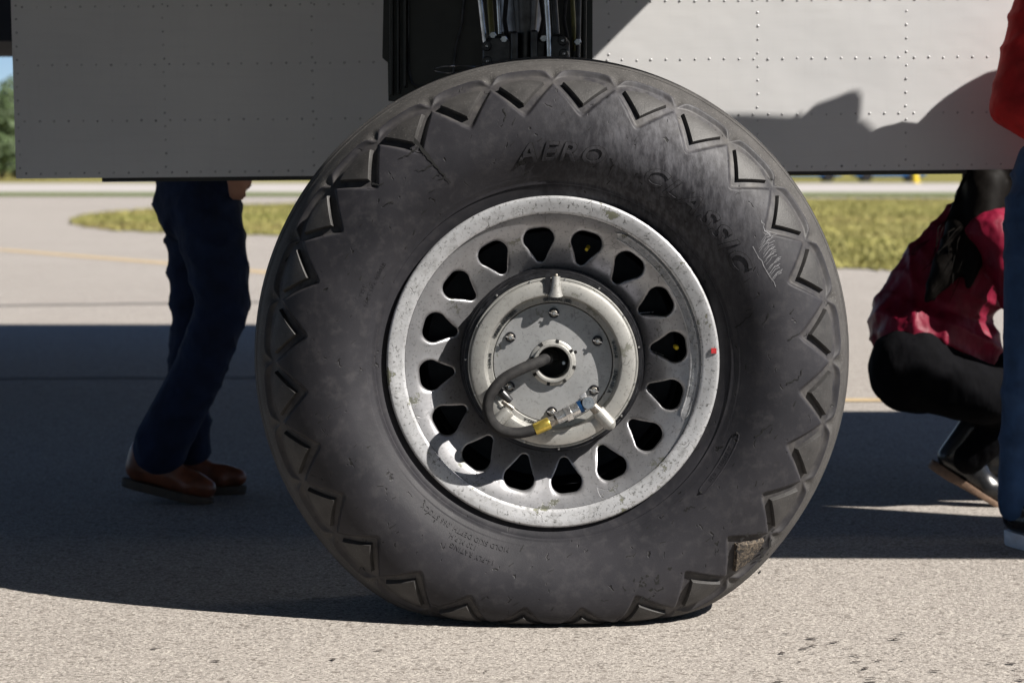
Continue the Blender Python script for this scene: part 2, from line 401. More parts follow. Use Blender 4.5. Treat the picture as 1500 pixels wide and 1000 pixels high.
for i, (px, D, H, R) in enumerate([(2, 150, 6.6, 2.6), (22, 158, 5.2, 2.6), (62, 155, 5.8, 2.8), (-50, 148, 6.2, 3.0), (110, 165, 5.5, 2.8)]):
    p = at(px, 245, D); tree('broadleaf_tree', p.x, p.y, H, R, tl[i], 20 + i)
def car(px, D, label):
    p = gnd(px, 266.5); s = p.y - CAMY; t = empty('parked_car', (p.x, p.y, 0), label, 'car', 'blue cars parked far off')
    prof = [(-2.1,.35),(-2.15,.75),(-1.9,.9),(-1.2,1.0),(-.6,1.42),(.8,1.45),(1.5,1.0),(2.1,.85),(2.15,.4),(1.9,.3),(-1.9,.3)]
    b = MB(); b.prism(prof, -.85, .85); bevel(b.build('body', 'carblue', t), .08)
    for a, c in (((-1.1, 1.03), (-.05, 1.36)), ((.05, 1.03), (1.3, 1.36))):
        g = MB(); g.prism([(a[0], a[1]), (c[0], a[1]), (c[0] - .25, c[1]), (a[0] + .45, c[1])], -.858, -.84); g.build('window', 'glass', t)
    for x in (-1.35, 1.35):
        for y in (-.87, .67):
            g = MB(); g.lathe([(.0, 0), (.32, 0), (.34, .05), (.34, .18), (.0, .2)], 20, (x, y, .34)); g.build('wheel', 'rubber', t)
car(1178, 0, 'blue car parked far off just right of the tyre'); car(1300, 0, 'blue car parked far off beside a yellow post')
p = gnd(1341, 268.5); mb = MB()
t = empty('marker_post', (p.x, p.y, 0), 'yellow marker post standing on the far field', 'post')
mb.tube([(0,0,0),(0,0,.08),(0,0,.081),(0,0,1.2),(0,0,1.3)], [.3,.3,.16,.16,.1], 12); mb.build('pole', 'yellow', t)

# ------------------------------------------------------------------ the aircraft
AC = empty('aircraft', (0, 0, 0), 'bare metal vintage aircraft standing on one huge black tyre', 'aircraft')
WZ = 0.613
def deform(P):
    P = np.array(P, float).reshape(-1, 3); z = P[:, 2]
    zn = .5 * (z + np.sqrt(z * z + .026 ** 2)) * np.where(z > 0, 1, 1.0)
    b = np.exp(-(np.clip(z, 0, 1) / .14) ** 2)
    P[:, 1] *= 1 + .12 * b; P[:, 0] *= 1 + .02 * b; P[:, 2] = zn; return P
ctrl = [(.372, -.150), (.380, -.172), (.392, -.181), (.408, -.189), (.412, -.1915), (.416, -.193), (.440, -.2065), (.48, -.2245), (.52, -.2305), (.56, -.2245), (.60, -.209), (.635, -.185), (.662, -.155), (.682, -.122), (.690, -.100)]
def catmull(P, n):
    P = [np.array(p) for p in P]; out = []
    for i in range(len(P) - 1):
        p0, p1, p2, p3 = P[max(i-1, 0)], P[i], P[i+1], P[min(i+2, len(P)-1)]
        for k in range(n):
            t = k / n; out.append(.5 * (2*p1 + (p2-p0)*t + (2*p0-5*p1+4*p2-p3)*t*t + (3*p1-p0-3*p2+p3)*t**3))
    out.append(P[-1]); return np.array(out)
dense = catmull(ctrl, 24)
seg = np.r_[0, np.cumsum(np.hypot(*np.diff(dense, axis=0).T))]
PR, PY = dense[:, 0], dense[:, 1]
def sidenormal(r):
    e = .003; y0, y1 = np.interp(r - e, PR, PY), np.interp(r + e, PR, PY); dy = (y1 - y0) / (2 * e); L = np.sqrt(1 + dy * dy)
    return dy / L, -1 / L      # (n_r, n_y) pointing outwards
def surf(th, r, h):
    th, r, h = np.broadcast_arrays(np.asarray(th, float), np.asarray(r, float), np.asarray(h, float))
    y = np.interp(r, PR, PY); nr, ny = sidenormal(r); rr = r + h * nr; yy = y + h * ny
    return deform(np.stack([rr * np.sin(th), yy, WZ + rr * np.cos(th)], -1).reshape(-1, 3))
NL = 28; PITCHA = 2 * PI / NL
def ss(x, a, b): t = np.clip((x - a) / (b - a), 0, 1); return t * t * (3 - 2 * t)
def rin(u):  a = np.abs(2 * u); return .571 + .079 * np.sqrt(a * a + .012)      # u in [-.5,.5], 0 = inner apex
def rout(u): a = np.abs(2 * u); return .6595 + .013 * (1 - a ** 4)
def recess(th, r):
    u = (th / PITCHA - .5); u = u - np.round(u)
    lin = lambda x, a, b: np.clip((x - a) / (b - a), 0, 1)
    d = lin(r, rin(u) - .013, rin(u) - .001) * (1 - lin(r, rout(u) - .006, rout(u)))
    notch = np.exp(-((np.abs(u) - .5) / .085) ** 2) * ss(r, .632, .650) * (1 - ss(r, .664, .680))
    return np.maximum(.0095 * d, .0085 * notch)
# rows: sidewall coarse, shoulder fine, then the tread ribs to the other side
s_of_r = lambda r: np.interp(r, PR, seg)
rows = list(np.interp(np.linspace(s_of_r(.372), s_of_r(.415), 22), seg, PR)) + list(np.interp(np.linspace(s_of_r(.418), s_of_r(.562), 96), seg, PR)) + list(np.interp(np.linspace(s_of_r(.564), s_of_r(.690), 82), seg, PR))
NT_ = NL * 54; TH = np.arange(NT_) * 2 * PI / NT_
R_, T_ = np.meshgrid(np.array(rows), TH, indexing='ij')
lip = .0022 * np.exp(-((R_ - .4135) / .0016) ** 2) - .0015 * np.exp(-((R_ - .409) / .002) ** 2)
Hh = lip - recess(T_, R_) + .0006 * np.sin(T_ * 3) * (R_ > .43)
yb = np.interp(R_, PR, PY); nr, ny = sidenormal(R_); rr = R_ + Hh * nr; yy = yb + Hh * ny
P1 = np.stack([rr * np.sin(T_), yy, WZ + rr * np.cos(T_)], -1)
tr = [(.6935, -.093), (.695, -.090), (.684, -.0885), (.684, -.082), (.6975, -.0805), (.7025, -.060), (.7035, -.056), (.693, -.0545), (.693, -.0485), (.7055, -.047), (.7095, -.012), (.7095, -.010), (.703, -.008), (.703, .008), (.7095, .010),
      (.7055, .047), (.697, .049), (.697, .054), (.7035, .056), (.7025, .06), (.69, .10), (.662, .155), (.60, .209), (.52, .2305), (.44, .218), (.39, .19), (.372, .15)]
R2, T2 = np.meshgrid(np.array([a for a, b in tr]), TH, indexing='ij'); Y2 = np.array([b for a, b in tr])[:, None] + 0 * T2
P2 = np.stack([R2 * np.sin(T2), Y2, WZ + R2 * np.cos(T2)], -1)
PP = np.concatenate([P1, P2], 0); nrow = PP.shape[0]; V = deform(PP.reshape(-1, 3))
i, j = np.meshgrid(np.arange(nrow - 1), np.arange(NT_), indexing='ij'); j2 = (j + 1) % NT_
F = np.stack([i*NT_+j, i*NT_+j2, (i+1)*NT_+j2, (i+1)*NT_+j], -1).reshape(-1, 4)
me = np_mesh('tyre', V, F); at_ = me.attributes.new('groove_light', 'FLOAT', 'POINT'); dv = np.zeros((nrow, NT_), np.float32); dv[:len(rows)] = recess(T_, R_) / .011; at_.data.foreach_set('value', dv.ravel()); tyre = link('tyre', me, 'rubber', AC, 50); me.materials.append(M['tread'])
rowi = np.repeat(np.arange(nrow - 1), NT_); uu = np.tile(np.arange(NT_), nrow - 1) * 2 * PI / NT_ / PITCHA - .5; uu = uu - np.round(uu); rw = np.r_[np.array(rows), np.full(nrow - len(rows), 1.0)][rowi]; mi = (rw > rout(uu) + .0005).astype(np.int32); me.polygons.foreach_set('material_index', mi)
tyre['label'] = 'huge black weathered rubber tyre with zigzag shoulder blocks'
# shoulder blocks: one raised triangle each
def lug(k):
    thc = (k + .5) * PITCHA; out = []
    tri = [(0, .5965), (.350, .6445), (.19, .6500), (0, .6520), (-.19, .6500), (-.350, .6445)]
    cu, cr = 0, .632
    rings = [(1.07, -.0110), (1.0, -.0012), (.96, .0010), (.6, .0014), (.25, .0014)]
    jit = (random.uniform(-.012, .012), random.uniform(-.0012, .0012))
    dn = []
    for a in range(len(tri)):
        p, q = tri[a], tri[(a + 1) % len(tri)]
        for t in np.linspace(0, 1, 5)[:-1]: dn.append((p[0] + (q[0]-p[0])*t, p[1] + (q[1]-p[1])*t))
    n = len(dn); th, r, h = [], [], []
    for sc, hh in rings:
        for (u, rr_) in dn: th.append(thc + (cu + (u - cu) * sc + jit[0]) * PITCHA); r.append(cr + (rr_ - cr) * sc + jit[1]); h.append(hh)
    th.append(thc); r.append(cr); h.append(.0012)
    P = surf(np.array(th), np.array(r), np.array(h)); fs = []
    for a in range(len(rings) - 1):
        for b in range(n): b2 = (b + 1) % n; fs.append((a*n+b, a*n+b2, (a+1)*n+b2, (a+1)*n+b))
    fs += [((len(rings)-1)*n+b, (len(rings)-1)*n+(b+1)%n, len(P)-1) for b in range(n)]
    mb = MB(); mb.add([tuple(p) for p in P], fs); return mb.build('tread_block', 'mud' if k == 10 else 'lug', tyre, 40)
for k in range(NL):
    o = lug(k)
    if k == 10: o['label'] = 'tread block caked with dried brown mud'
def text_on_tyre(body, size, ext, thc, r0, spacing=1.0, shear=0.0, name='raised_lettering', width=None, flip=False, offset=0, lift=0.0, mat='rubber'):
    V, F = text2d(body, size, ext, spacing, shear, offset); X = np.array([v.x for v in V]); Y = np.array([v.y for v in V]); Z = np.array([v.z for v in V])
    if width: X = X * width / (X.max() - X.min())
    X -= (X.max() + X.min()) / 2
    P = surf(thc + X / (r0 + size * .35), r0 + Y, Z + ext * .6 + lift)
    mb = MB(); mb.add([tuple(p) for p in P], F); return mb.build(name, mat, tyre, None, False)
d2 = math.radians
for wd_, th_, w_ in (('AERO', 1.8, .205), ('CLASSIC', 45, .325)):
    text_on_tyre(wd_, .060, .0014, d2(th_), .465, 1.25, .28, 'raised_lettering', w_, offset=.0008)
    text_on_tyre(wd_, .060, .0002, d2(th_), .465, 1.25, .28, 'lettering_outline', w_ + .0022, offset=.0019, lift=.0005, mat='crack')
text_on_tyre('14-PLY RATING', .015, .0006, d2(203), .474, 1.1)
text_on_tyre('120 M.P.H.', .015, .0006, d2(207), .457, 1.1)
text_on_tyre('MOLD SKID DEPTH .066 STOCK', .015, .0006, d2(208), .440, 1.1)
text_on_tyre('TYPE', .013, .0006, d2(-69), .462, 1.1)
text_on_tyre('PART NO. 010018', .013, .0006, d2(-66), .445, 1.1)
# serial badge moulded in the lower right sidewall
V = []; F = []; n = 40
for a in range(n + 1):
    t = a / n; th = d2(110.5 + 21 * t); hw = .0085 * min(1, math.sqrt(max(0.02, 1 - (2*t-1)**10)))
    for (q, h) in ((-1.15, -.001), (-1, .0014), (-.8, .0014), (-.7, .0005), (.7, .0005), (.8, .0014), (1, .0014), (1.15, -.001)): V.append(tuple(surf(th, .453 + q * hw, h)[0]))
for a in range(n):
    for q in range(7): F.append((a*8+q, a*8+q+1, (a+1)*8+q+1, (a+1)*8+q))
mb = MB(); mb.add(V, F); badge = mb.build('serial_badge', 'rubber', tyre, 40, False)
text_on_tyre('A N0011  030', .013, .0006, d2(121), .4485, 1.25)
for th in (110.8, 131.2):
    c = surf(d2(th), .453, .0012)[0]; mb = MB(); mb.lathe([(0, -.0025), (.0025, -.002), (.003, 0)], 10, tuple(c)); mb.build('rivet', 'crack', tyre)
# open cracks and scuffs: jagged tapering strips lying on the rubber
def to_thr(px, py):
    D = 4.865; p = at(px, py, D); x, z = p.x, p.z - WZ; r = math.hypot(x, z)
    for _ in range(3):
        D = -CAMY + float(np.interp(min(r, .69), PR, PY)); p = at(px, py, D); x, z = p.x, p.z - WZ; r = math.hypot(x, z)
    return math.atan2(x, z), r
def jag(mb, pts, w0, w1, h=.0008, jit=.0015, n=5):
    q = []
    for (a, b) in zip(pts[:-1], pts[1:]):
        A, B = np.array(to_thr(*a)), np.array(to_thr(*b)); B[0] = A[0] + (B[0] - A[0] + PI) % (2 * PI) - PI
        for k in range(n): q.append(A + (B - A) * k / n + np.array([random.gauss(0, jit) / .55, random.gauss(0, jit)]))
    q.append(B); V = []; m = len(q)
    for k, p in enumerate(q):
        t = (q[min(k+1, m-1)] - q[max(k-1, 0)]) * np.array([p[1], 1]); t = t / (np.linalg.norm(t) + 1e-9); wd = (w0 + (w1 - w0) * k / (m-1)) * random.uniform(.6, 1.3)
        for s in (-1, 1): V.append(tuple(surf(p[0] - s * t[1] * wd * 1.5 / p[1], p[1] + s * t[0] * wd * 1.5, h)[0]))
    mb.add(V, [(2*k, 2*k+1, 2*k+3, 2*k+2) for k in range(m-1)])
mb = MB()
for pts, a, b in [([(592, 188), (604, 202), (614, 214)], .005, .003), ([(614, 214), (632, 236), (648, 254), (660, 268)], .0028, .0006), ([(612, 216), (600, 226), (584, 233)], .0015, .0004),
                  ([(634, 240), (622, 248), (608, 249)], .0014, .0004), ([(645, 255), (634, 261)], .001, .0003), ([(650, 260), (641, 263)], .001, .0003), ([(597, 186), (583, 192)], .0013, .0005), ([(545, 270), (556, 271), (563, 268)], .0016, .0005)]: jag(mb, pts, a, b)
for pts in ([(737, 160), (741, 170), (739, 178)], [(893, 232), (898, 242), (890, 258)], [(1076, 480), (1088, 472), (1102, 458)], [(1155, 497), (1166, 492), (1172, 488)], [(1152, 562), (1168, 556), (1176, 540)], [(1014, 662), (1024, 654)], [(1003, 748), (1012, 741), (1018, 744)], [(1105, 640), (1120, 630), (1132, 622)], [(568, 296), (577, 298)]):
    jag(mb, pts, .0012, .0005)
for k in range(75):
    a = random.uniform(0, 360); r = random.uniform(.425, .57); 
    px, py = 811 + r * 643 * math.sin(d2(a)), 532 - r * 643 * math.cos(d2(a)); L = random.uniform(4, 11); q = random.gauss(-.75, .35)
    jag(mb, [(px, py), (px + L * math.cos(q), py + L * math.sin(q))], random.uniform(.0005, .0011), .0003, .0006, .0006, 3)
for k in range(46):
    px, py = (random.gauss(1100, 20), random.gauss(805, 16)) if k < 26 else (random.gauss(945, 16), random.gauss(860, 10))
    L = random.uniform(3, 9); q = random.gauss(-.9, .6); jag(mb, [(px, py), (px + L * math.cos(q), py + L * math.sin(q))], random.uniform(.0012, .0035), .0006, .0007, .001, 3)
o = mb.build('rubber_cracks', 'crack', tyre, None, False); o['kind'] = 'stuff'; o['label'] = 'dark open cracks splitting the tyre sidewall'
mb = MB()
for k in range(24):
    t = k / 24; px, py = 1117 + 16 * t + random.gauss(0, 3), 340 + 62 * t; jag(mb, [(px - 2, py + 14), (px + 6, py + 3), (px + 13, py)], .0002, .0005, .0006, .0006, 3)
jag(mb, [(1115, 322), (1120, 336), (1128, 344)], .0004, .0012, .0006); jag(mb, [(1102, 362), (1118, 388), (1136, 420)], .0006, .0005, .0006)
o = mb.build('scuff_marks', 'scuff', tyre, None, False); o['kind'] = 'stuff'; o['label'] = 'white scratch marks on the upper right sidewall'

# ---- wheel rim
def wc(r, thd, y): th = d2(thd); return Vector((r * math.sin(th), y, WZ + r * math.cos(th)))
def WY(r): return float(np.interp(r, [.19, .215, .235, .265, .30, .325, .340, .345], [-.098, -.108, -.122, -.142, -.161, -.172, -.1765, -.1775]))
mb = MB(); mb.lathe([(.3425, -.150), (.3425, -.1825), (.345, -.1855), (.350, -.187), (.366, -.1905), (.378, -.193), (.3825, -.1915), (.3845, -.187), (.3835, -.180), (.374, -.165), (.372, -.15)], 480, (0, 0, WZ))
rim = mb.build('wheel_rim', 'rim', AC, 50); rim['label'] = 'worn silver painted wheel rim with chipped paint'
# web with sixteen rounded triangular holes
NH = 16; half = PI / NH; rm = .272
def hole(M_=64):
    # rounded triangle, wide side outwards, in (tangent, radius)
    cs = [(-.0120, .2875, .0240), (.0120, .2875, .0240), (.0, .2435, .0125)]
    pts = []
    for k in range(M_):
        q = 2 * PI * k / M_; d = (math.sin(q), math.cos(q)); best = None; lo, hi = 0, .12
        def inside_(s):
            x, y = d[0] * s, rm + d[1] * s
            # sd of rounded convex hull
            P = cs; n = 3; mn = 1e9; ins = True
            A = [(c[0], c[1]) for c in P]
            for a in range(3):
                (x0, y0), (x1, y1) = A[a], A[(a+1) % 3]; ra, rb = P[a][2], P[(a+1) % 3][2]
                t = max(0, min(1, ((x-x0)*(x1-x0)+(y-y0)*(y1-y0)) / ((x1-x0)**2+(y1-y0)**2)))
                if math.hypot(x-x0-(x1-x0)*t, y-y0-(y1-y0)*t) < ra + (rb-ra)*t: return True
                if (x1-x0)*(y-y0) - (y1-y0)*(x-x0) > 0: ins = False
            return ins
        for _ in range(26):
            md = (lo + hi) / 2
            if inside_(md): lo = md
            else: hi = md
        pts.append((d[0] * lo, rm + d[1] * lo))
    return pts
HP = hole(); MM = len(HP); r0_, r1_ = .205, .3435
outer = []
for k in range(MM):
    q = 2 * PI * k / MM; dx, dy = math.sin(q), math.cos(q); s = 1e9
    if abs(dx) > 1e-9: s = min(s, half / abs(dx))
    if dy > 1e-9: s = min(s, (r1_ - rm) / .272 / dy * 1.0)
    if dy < -1e-9: s = min(s, (r0_ - rm) / .272 / dy)
    outer.append((dx * s, rm + dy * s * .272))
for cx, cy in ((half, r1_), (-half, r1_), (half, r0_), (-half, r0_)):
    b = min(range(MM), key=lambda k: (outer[k][0]-cx)**2 + ((outer[k][1]-cy)/.272)**2); outer[b] = (cx, cy)
mb = MB(); lips = MB()
for hN in range(NH):
    tc = d2(-6.6) + hN * 2 * half; V = []; F = []
    rings = [0, .05, .14, .3, .5, .75, 1]
    for a in rings:
        for k in range(MM):
            hx, hr = HP[k]; th = hx / hr; ot, orr = outer[k]; t_ = th + (ot - th) * a; r_ = hr + (orr - hr) * a
            y = WY(r_) + (.0035 * (1 - a / .14) ** 2 if a < .14 else 0); V.append((r_ * math.sin(tc + t_), y, WZ + r_ * math.cos(tc + t_)))
    n = len(rings)
    for k in range(MM):
        hx, hr = HP[k]; th = hx / hr; V.append((hr * math.sin(tc + th), WY(hr) + .02, WZ + hr * math.cos(tc + th)))
    for a in range(n - 1):
        for k in range(MM): k2 = (k + 1) % MM; F.append((a*MM+k, a*MM+k2, (a+1)*MM+k2, (a+1)*MM+k))
    for k in range(MM): k2 = (k + 1) % MM; F.append((k2, k, n*MM+k, n*MM+k2))
    mb.add(V, F)
me = mb.mesh('wheel_web', False); bm = bmesh.new(); bm.from_mesh(me); bmesh.ops.remove_doubles(bm, verts=bm.verts, dist=1e-5); bmesh.ops.recalc_face_normals(bm, faces=bm.faces); bm.to_mesh(me); bm.free()
web = link('wheel_web', me, 'web', AC, 50)
mb = MB(); mb.lathe([(.3, -.09), (.305, .05), (.30, .06), (.0, .06)], 64, (0, 0, WZ)); mb.lathe([(.185, -.095), (.20, -.06), (.20, .05)], 64, (0, 0, WZ)); mb.build('brake_drum', 'drum', AC, 40)
mb = MB(); mb.lathe([(.342, -.178), (.372, -.16), (.372, .16), (.30, .17), (.1, .17), (.0, .17)], 64, (0, 0, WZ)); mb.build('inner_barrel', 'bay', AC, 40)
# raised data strip with lettering
mb = MB(); V = []; F = []; n = 60
for a in range(n + 1):
    th = 26 + 88 * a / n; e = min(1, min(a, n - a) / 1.5)
    for (r, h) in ((.3175, 0), (.3185, .003), (.3205, .003), (.3215, .0012), (.3345, .0012), (.3355, .003), (.3375, .003), (.3385, 0)):
        V.append(tuple(wc(.328 + (r - .328) * (.3 + .7 * e), th, WY(r) - h * e)))
for a in range(n):
    for q in range(7): F.append((a*8+q, a*8+q+1, (a+1)*8+q+1, (a+1)*8+q))
mb.add(V, F); strip_ = mb.build('data_strip', 'rim', rim, 40, False)
def text_flat(body, size, ext, thd, r0, yfun, mat, parent, name='raised_lettering', spacing=1.0, inward=False):
    V, F = text2d(body, size, ext, spacing); xs = [v.x for v in V]; xm = (max(xs) + min(xs)) / 2; P = []
    for v in V:
        if inward: r = r0 - v.y; th = d2(thd) - (v.x - xm) / r0
        else: r = r0 + v.y; th = d2(thd) + (v.x - xm) / r0
        P.append((r * math.sin(th), yfun(r) - v.z - ext * .7, WZ + r * math.cos(th)))
    mb = MB(); mb.add(P, F); return mb.build(name, mat, parent, None, False)
text_flat('A.T. NO. 3960  WHEEL  ASSEMBLY  DRAWING  NO. 511960  SERIAL 2065', .0115, .0009, 68, .3235, lambda r: WY(r) - .0012, 'rim', rim, spacing=1.1)
mb = MB(); mb.box((-.006, -.1945, -.006), (.006, -.1915, .006), Matrix.Translation((.3705, 0, WZ + .028))); mb.build('slippage_mark', 'red', rim)
mb = MB(); mb.tube([wc(.291, 84, -.10), wc(.291, 84, -.135), wc(.291, 84, -.142)], [.006, .006, .004], 10); mb.build('valve_cap', 'yellow', rim)
mb = MB(); mb.tube([wc(.277, 17.5, -.11), wc(.270, 17, -.13)], [.005, .004], 10); mb.build('valve_cap', 'yellow', rim)
for th in (61, 84, 106):
    mb = MB(); mb.tube([wc(.232, th + 1, -.105), wc(.262, th + 4, -.10)], .0012, 6); mb.build('lock_wire', 'steel', rim)
# ---- hub: dark stepped rings, cast ring, recessed cover
mb = MB(); mb.lathe([(.216, -.100), (.217, -.116), (.2145, -.120), (.2125, -.120), (.2115, -.150), (.2095, -.153), (.2065, -.153), (.206, -.176), (.2045, -.179), (.199, -.179), (.1985, -.172), (.19, -.172)], 128, (0, 0, WZ)); hubd = mb.build('hub_flange', 'darkring', AC, 30)
mb = MB(); mb.lathe([(.1965, -.17), (.1965, -.1965), (.195, -.1985), (.1925, -.1985), (.1918, -.1965), (.1912, -.1965), (.1905, -.2035), (.1885, -.2085), (.184, -.2105), (.164, -.2125), (.1585, -.2115), (.156, -.208), (.1545, -.190), (.152, -.1835), (.1405, -.1825), (.1395, -.1815), (.1385, -.176)], 160, (0, 0, WZ)); hub = mb.build('hub_ring', 'hub', AC, 40)
mb = MB(); mb.lathe([(.1375, -.170), (.1375, -.1800), (.136, -.1815), (.10, -.1822), (.054, -.1828), (.053, -.17)], 128, (0, 0, WZ)); cover = mb.build('hub_cover', 'disc', AC, 40)
for k, th in enumerate(range(8, 368, 24)):
    mb = MB(); mb.lathe([(0, -.003), (.002, -.0025), (.003, 0)], 10, tuple(wc(.2018 if k % 2 else .1938, th, -.1795 if k % 2 else -.1985))); mb.build('rivet', 'steel', hub)
def boss(th, r0, r1, rad, y, tip=0):
    mb = MB(); mb.tube([wc(r0, th, y), wc(r0 + .003, th, y), wc(r1 - .004, th, y), wc(r1, th, y + .004)], [rad * .9, rad, rad, rad * .75], 20)
    return mb.build('boss', 'hub', hub, 40)
boss(137, .150, .196, .0165, -.206); boss(223.5, .148, .194, .0165, -.206)
mb = MB(); mb.tube([wc(.158, 1.8, -.205), wc(.172, 1.8, -.209), wc(.185, 1.8, -.209), wc(.2005, 1.8, -.208)], [.019, .0125, .0105, .0100], 18); mb.build('boss', 'hub', hub, 40)
mb = MB(); mb.tube([wc(.2005, 1.8, -.208), wc(.2045, 1.8, -.206)], [.0045, .0042], 10); mb.build('grease_nipple', 'boltm', hub)
mb = MB(); mb.prism([(-.022, .165), (-.009, .158), (-.006, .200), (-.018, .200)], -.2135, -.2, Matrix.Translation((0, 0, WZ))); mb.build('boss_slot', 'darkring', hub)
stepy = lambda r: -.1832
text_flat('PART NUMBER', .0115, .0018, -50, .1425, stepy, 'darkring', hub); text_flat('GENERAL (60)', .0105, .0018, 4, .143, stepy, 'darkring', hub)  # dark letter colour paints in the shading around the raised hub lettering
text_flat('3760-101 A', .0115, .0018, 108, .1425, stepy, 'darkring', hub); text_flat('0-1011-0', .0105, .0018, 78, .143, stepy, 'darkring', hub)
text_flat('1-610-10', .0095, .0008, -88, .1425, stepy, 'darkring', hub); text_flat('D-1002-A', .0100, .0008, 199, .1425, stepy, 'darkring', hub)
for k in range(6):
    th = 1 + 60 * k + (3 if k in (1, 2) else 0); c = wc(.1145, th, -.183); col = []
    mb = MB(); mb.lathe([(0, -.003), (.0115, -.003), (.0125, 0), (.0125, .003)], 20, tuple(c)); mb.build('washer', 'darkring', cover)
    mb = MB(); a0 = random.uniform(0, 1); mb.prism([(.0085*math.cos(a0+PI/3*i), .0085*math.sin(a0+PI/3*i)) for i in range(6)], -.010, 0, Matrix.Translation(c)); bolt = bevel(mb.build('bolt', 'boltm', cover), .0012)
    mb = MB(); mb.lathe([(0, -.0165), (.0032, -.0165), (.0042, -.015), (.0042, 0)], 14, tuple(c)); mb.build('stud', 'steel', cover)
    mb = MB(); mb.tube([c + Vector((-.011, -.012, .002)), c + Vector((0, -.0125, -.001)), c + Vector((.011, -.012, -.003))], .0014, 8); mb.build('cotter_pin', 'steel', cover)
mb = MB(); mb.lathe([(.0375, -.12), (.0375, -.1945), (.0395, -.197), (.044, -.197), (.0455, -.195), (.0455, -.188), (.0515, -.187), (.0535, -.1855), (.0535, -.18)], 72, (0, 0, WZ)); lock = mb.build('axle_ring', 'hub', AC, 40)
for k in range(8):
    mb = MB(); mb.box((-.0035, -.1885, .0452), (.0035, -.1835, .0538), Matrix.Translation((0, 0, WZ)) @ Matrix.Rotation(d2(45 * k + 12), 4, 'Y')); mb.build('slot', 'crack', lock)
mb = MB(); mb.lathe([(.0376, -.19), (.0376, -.12), (0, -.12)], 48, (0, 0, WZ)); mb.build('axle_bore', 'black', AC, 40)
mb = MB(); mb.lathe([(0, -.0015), (.0035, -.001), (.004, 0)], 12, tuple(wc(.0575, 65, -.183))); mb.build('punch_mark', 'crack', cover)
mb = MB(); mb.tube([wc(.028, 100, -.125), wc(.026, 100, -.15)], [.005, .004], 12); mb.build('axle_pin', 'steel', lock)
# ---- brake hose and its fittings
def hp(px, py, y): q = at(px, py, -CAMY + y); return (q.x, q.y, q.z)
ctl = [hp(812, 520, -.13), hp(803, 523, -.165), hp(789, 530, -.205), hp(762, 541, -.235), hp(735, 557, -.25), hp(717, 582, -.255), hp(716, 608, -.255), hp(731, 628, -.25), hp(758, 634, -.245), hp(786, 628, -.24)]
path = [Vector(p) for p in catmull(ctl, 26)]
mb = MB(); mb.tube(path, [.0131 if k % 2 else .0124 for k in range(len(path))], 20); hose = mb.build('brake_hose', 'hose', AC, 60); hose['label'] = 'black braided hose looping out of the axle'
mb = MB(); mb.tube([hp(810, 521, -.15), hp(800, 525, -.178)], [.016, .0155], 20); mb.build('grommet', 'strut', hose)
def fit(name, a, b, r0, r1, mat, seg=20): mb = MB(); A, B = Vector(hp(*a)), Vector(hp(*b)); d = (B - A) * .06; mb.tube([A, A + d, B - d, B], [r0 * .92, r0, r1, r1 * .92], seg); mb.build(name, mat, hose, 30)
fit('ferrule', (783, 629, -.241), (805, 619, -.238), .0142, .0142, 'brass')
fit('hex_nut', (804, 619, -.238), (816, 613, -.236), .0122, .0122, 'boltm', 6); fit('collar', (815, 613, -.236), (829, 606, -.234), .0145, .0145, 'steel')
fit('hex_nut', (828, 607, -.234), (837, 603, -.233), .0185, .0185, 'steel', 6); fit('coupling', (836, 603, -.233), (848, 597, -.231), .0155, .0155, 'steel')
fit('blue_band', (847, 597, -.231), (853, 594, -.230), .0150, .0150, 'bluef'); fit('elbow', (852, 594, -.230), (866, 588, -.226), .0125, .0125, 'strut')
fit('elbow_cap', (864, 589, -.205), (862, 590, -.247), .0155, .0150, 'steel', 20); fit('hex_nut', (851, 583, -.226), (858, 578, -.222), .008, .008, 'steel', 6)
fit('pipe_stub', (866, 592, -.214), (880, 606, -.208), .011, .013, 'boltm')
for a in ((741, 580, -.215), ): fit('banjo_fitting', (731, 571, -.212), (748, 588, -.212), .011, .009, 'strut'); fit('clip', (736, 587, -.214), (752, 599, -.214), .006, .006, 'boltm')

# ---- fuselage: bomb bay walls, open below
YF = 6.15 + CAMY; FX0, FX1 = -1.52, 5.0; THK = .03; FT = 2.5; FW = 1.6
fz = lambda x, v: 1.027 + (x + 1.52) * .0095 + v
fus = empty('fuselage', (0, 0, 0), None, None); fus.parent = AC
def wall(name, x0, x1, v0, v1, y0, y1, mat='alu'):
    mb = MB(); P = []
    for y in (y0, y1): P += [(x0 - .0105*v0, y, fz(x0, v0)), (x1 - .0105*v0, y, fz(x1, v0)), (x1 - .0105*v1, y, fz(x1, v1)), (x0 - .0105*v1, y, fz(x0, v1))]
    mb.add(P, [(0,1,2,3),(7,6,5,4),(0,4,5,1),(1,5,6,2),(2,6,7,3),(3,7,4,0)]); return mb.build(name, mat, fus, None)
VC = .412; VT = FT - 1.03
wall('skin_panel', FX0, 1.55, 0, VC, YF, YF + THK)
wall('skin_panel', FX0, 1.55, VC, VT, YF, YF + THK)
wall('skin_panel', 1.551, 2.20, .78, VT, YF - .001, YF + THK); wall('skin_panel', 2.201, FX1, 0, VT, YF, YF + THK)  # out-of-frame gap below the first panel, added to let sun onto the jacket
wall('far_wall', FX0, FX1, 0, VT, YF + FW, YF + FW + THK, 'bay'); wall('bay_roof', FX0, FX1, VT + .001, VT + .03, YF, YF + FW + THK, 'bay')
wall('door_track', -1.28, 1.22, -.012, .03, YF + .035, YF + .12, 'bay')
mb = MB(); x = FX0 + .02
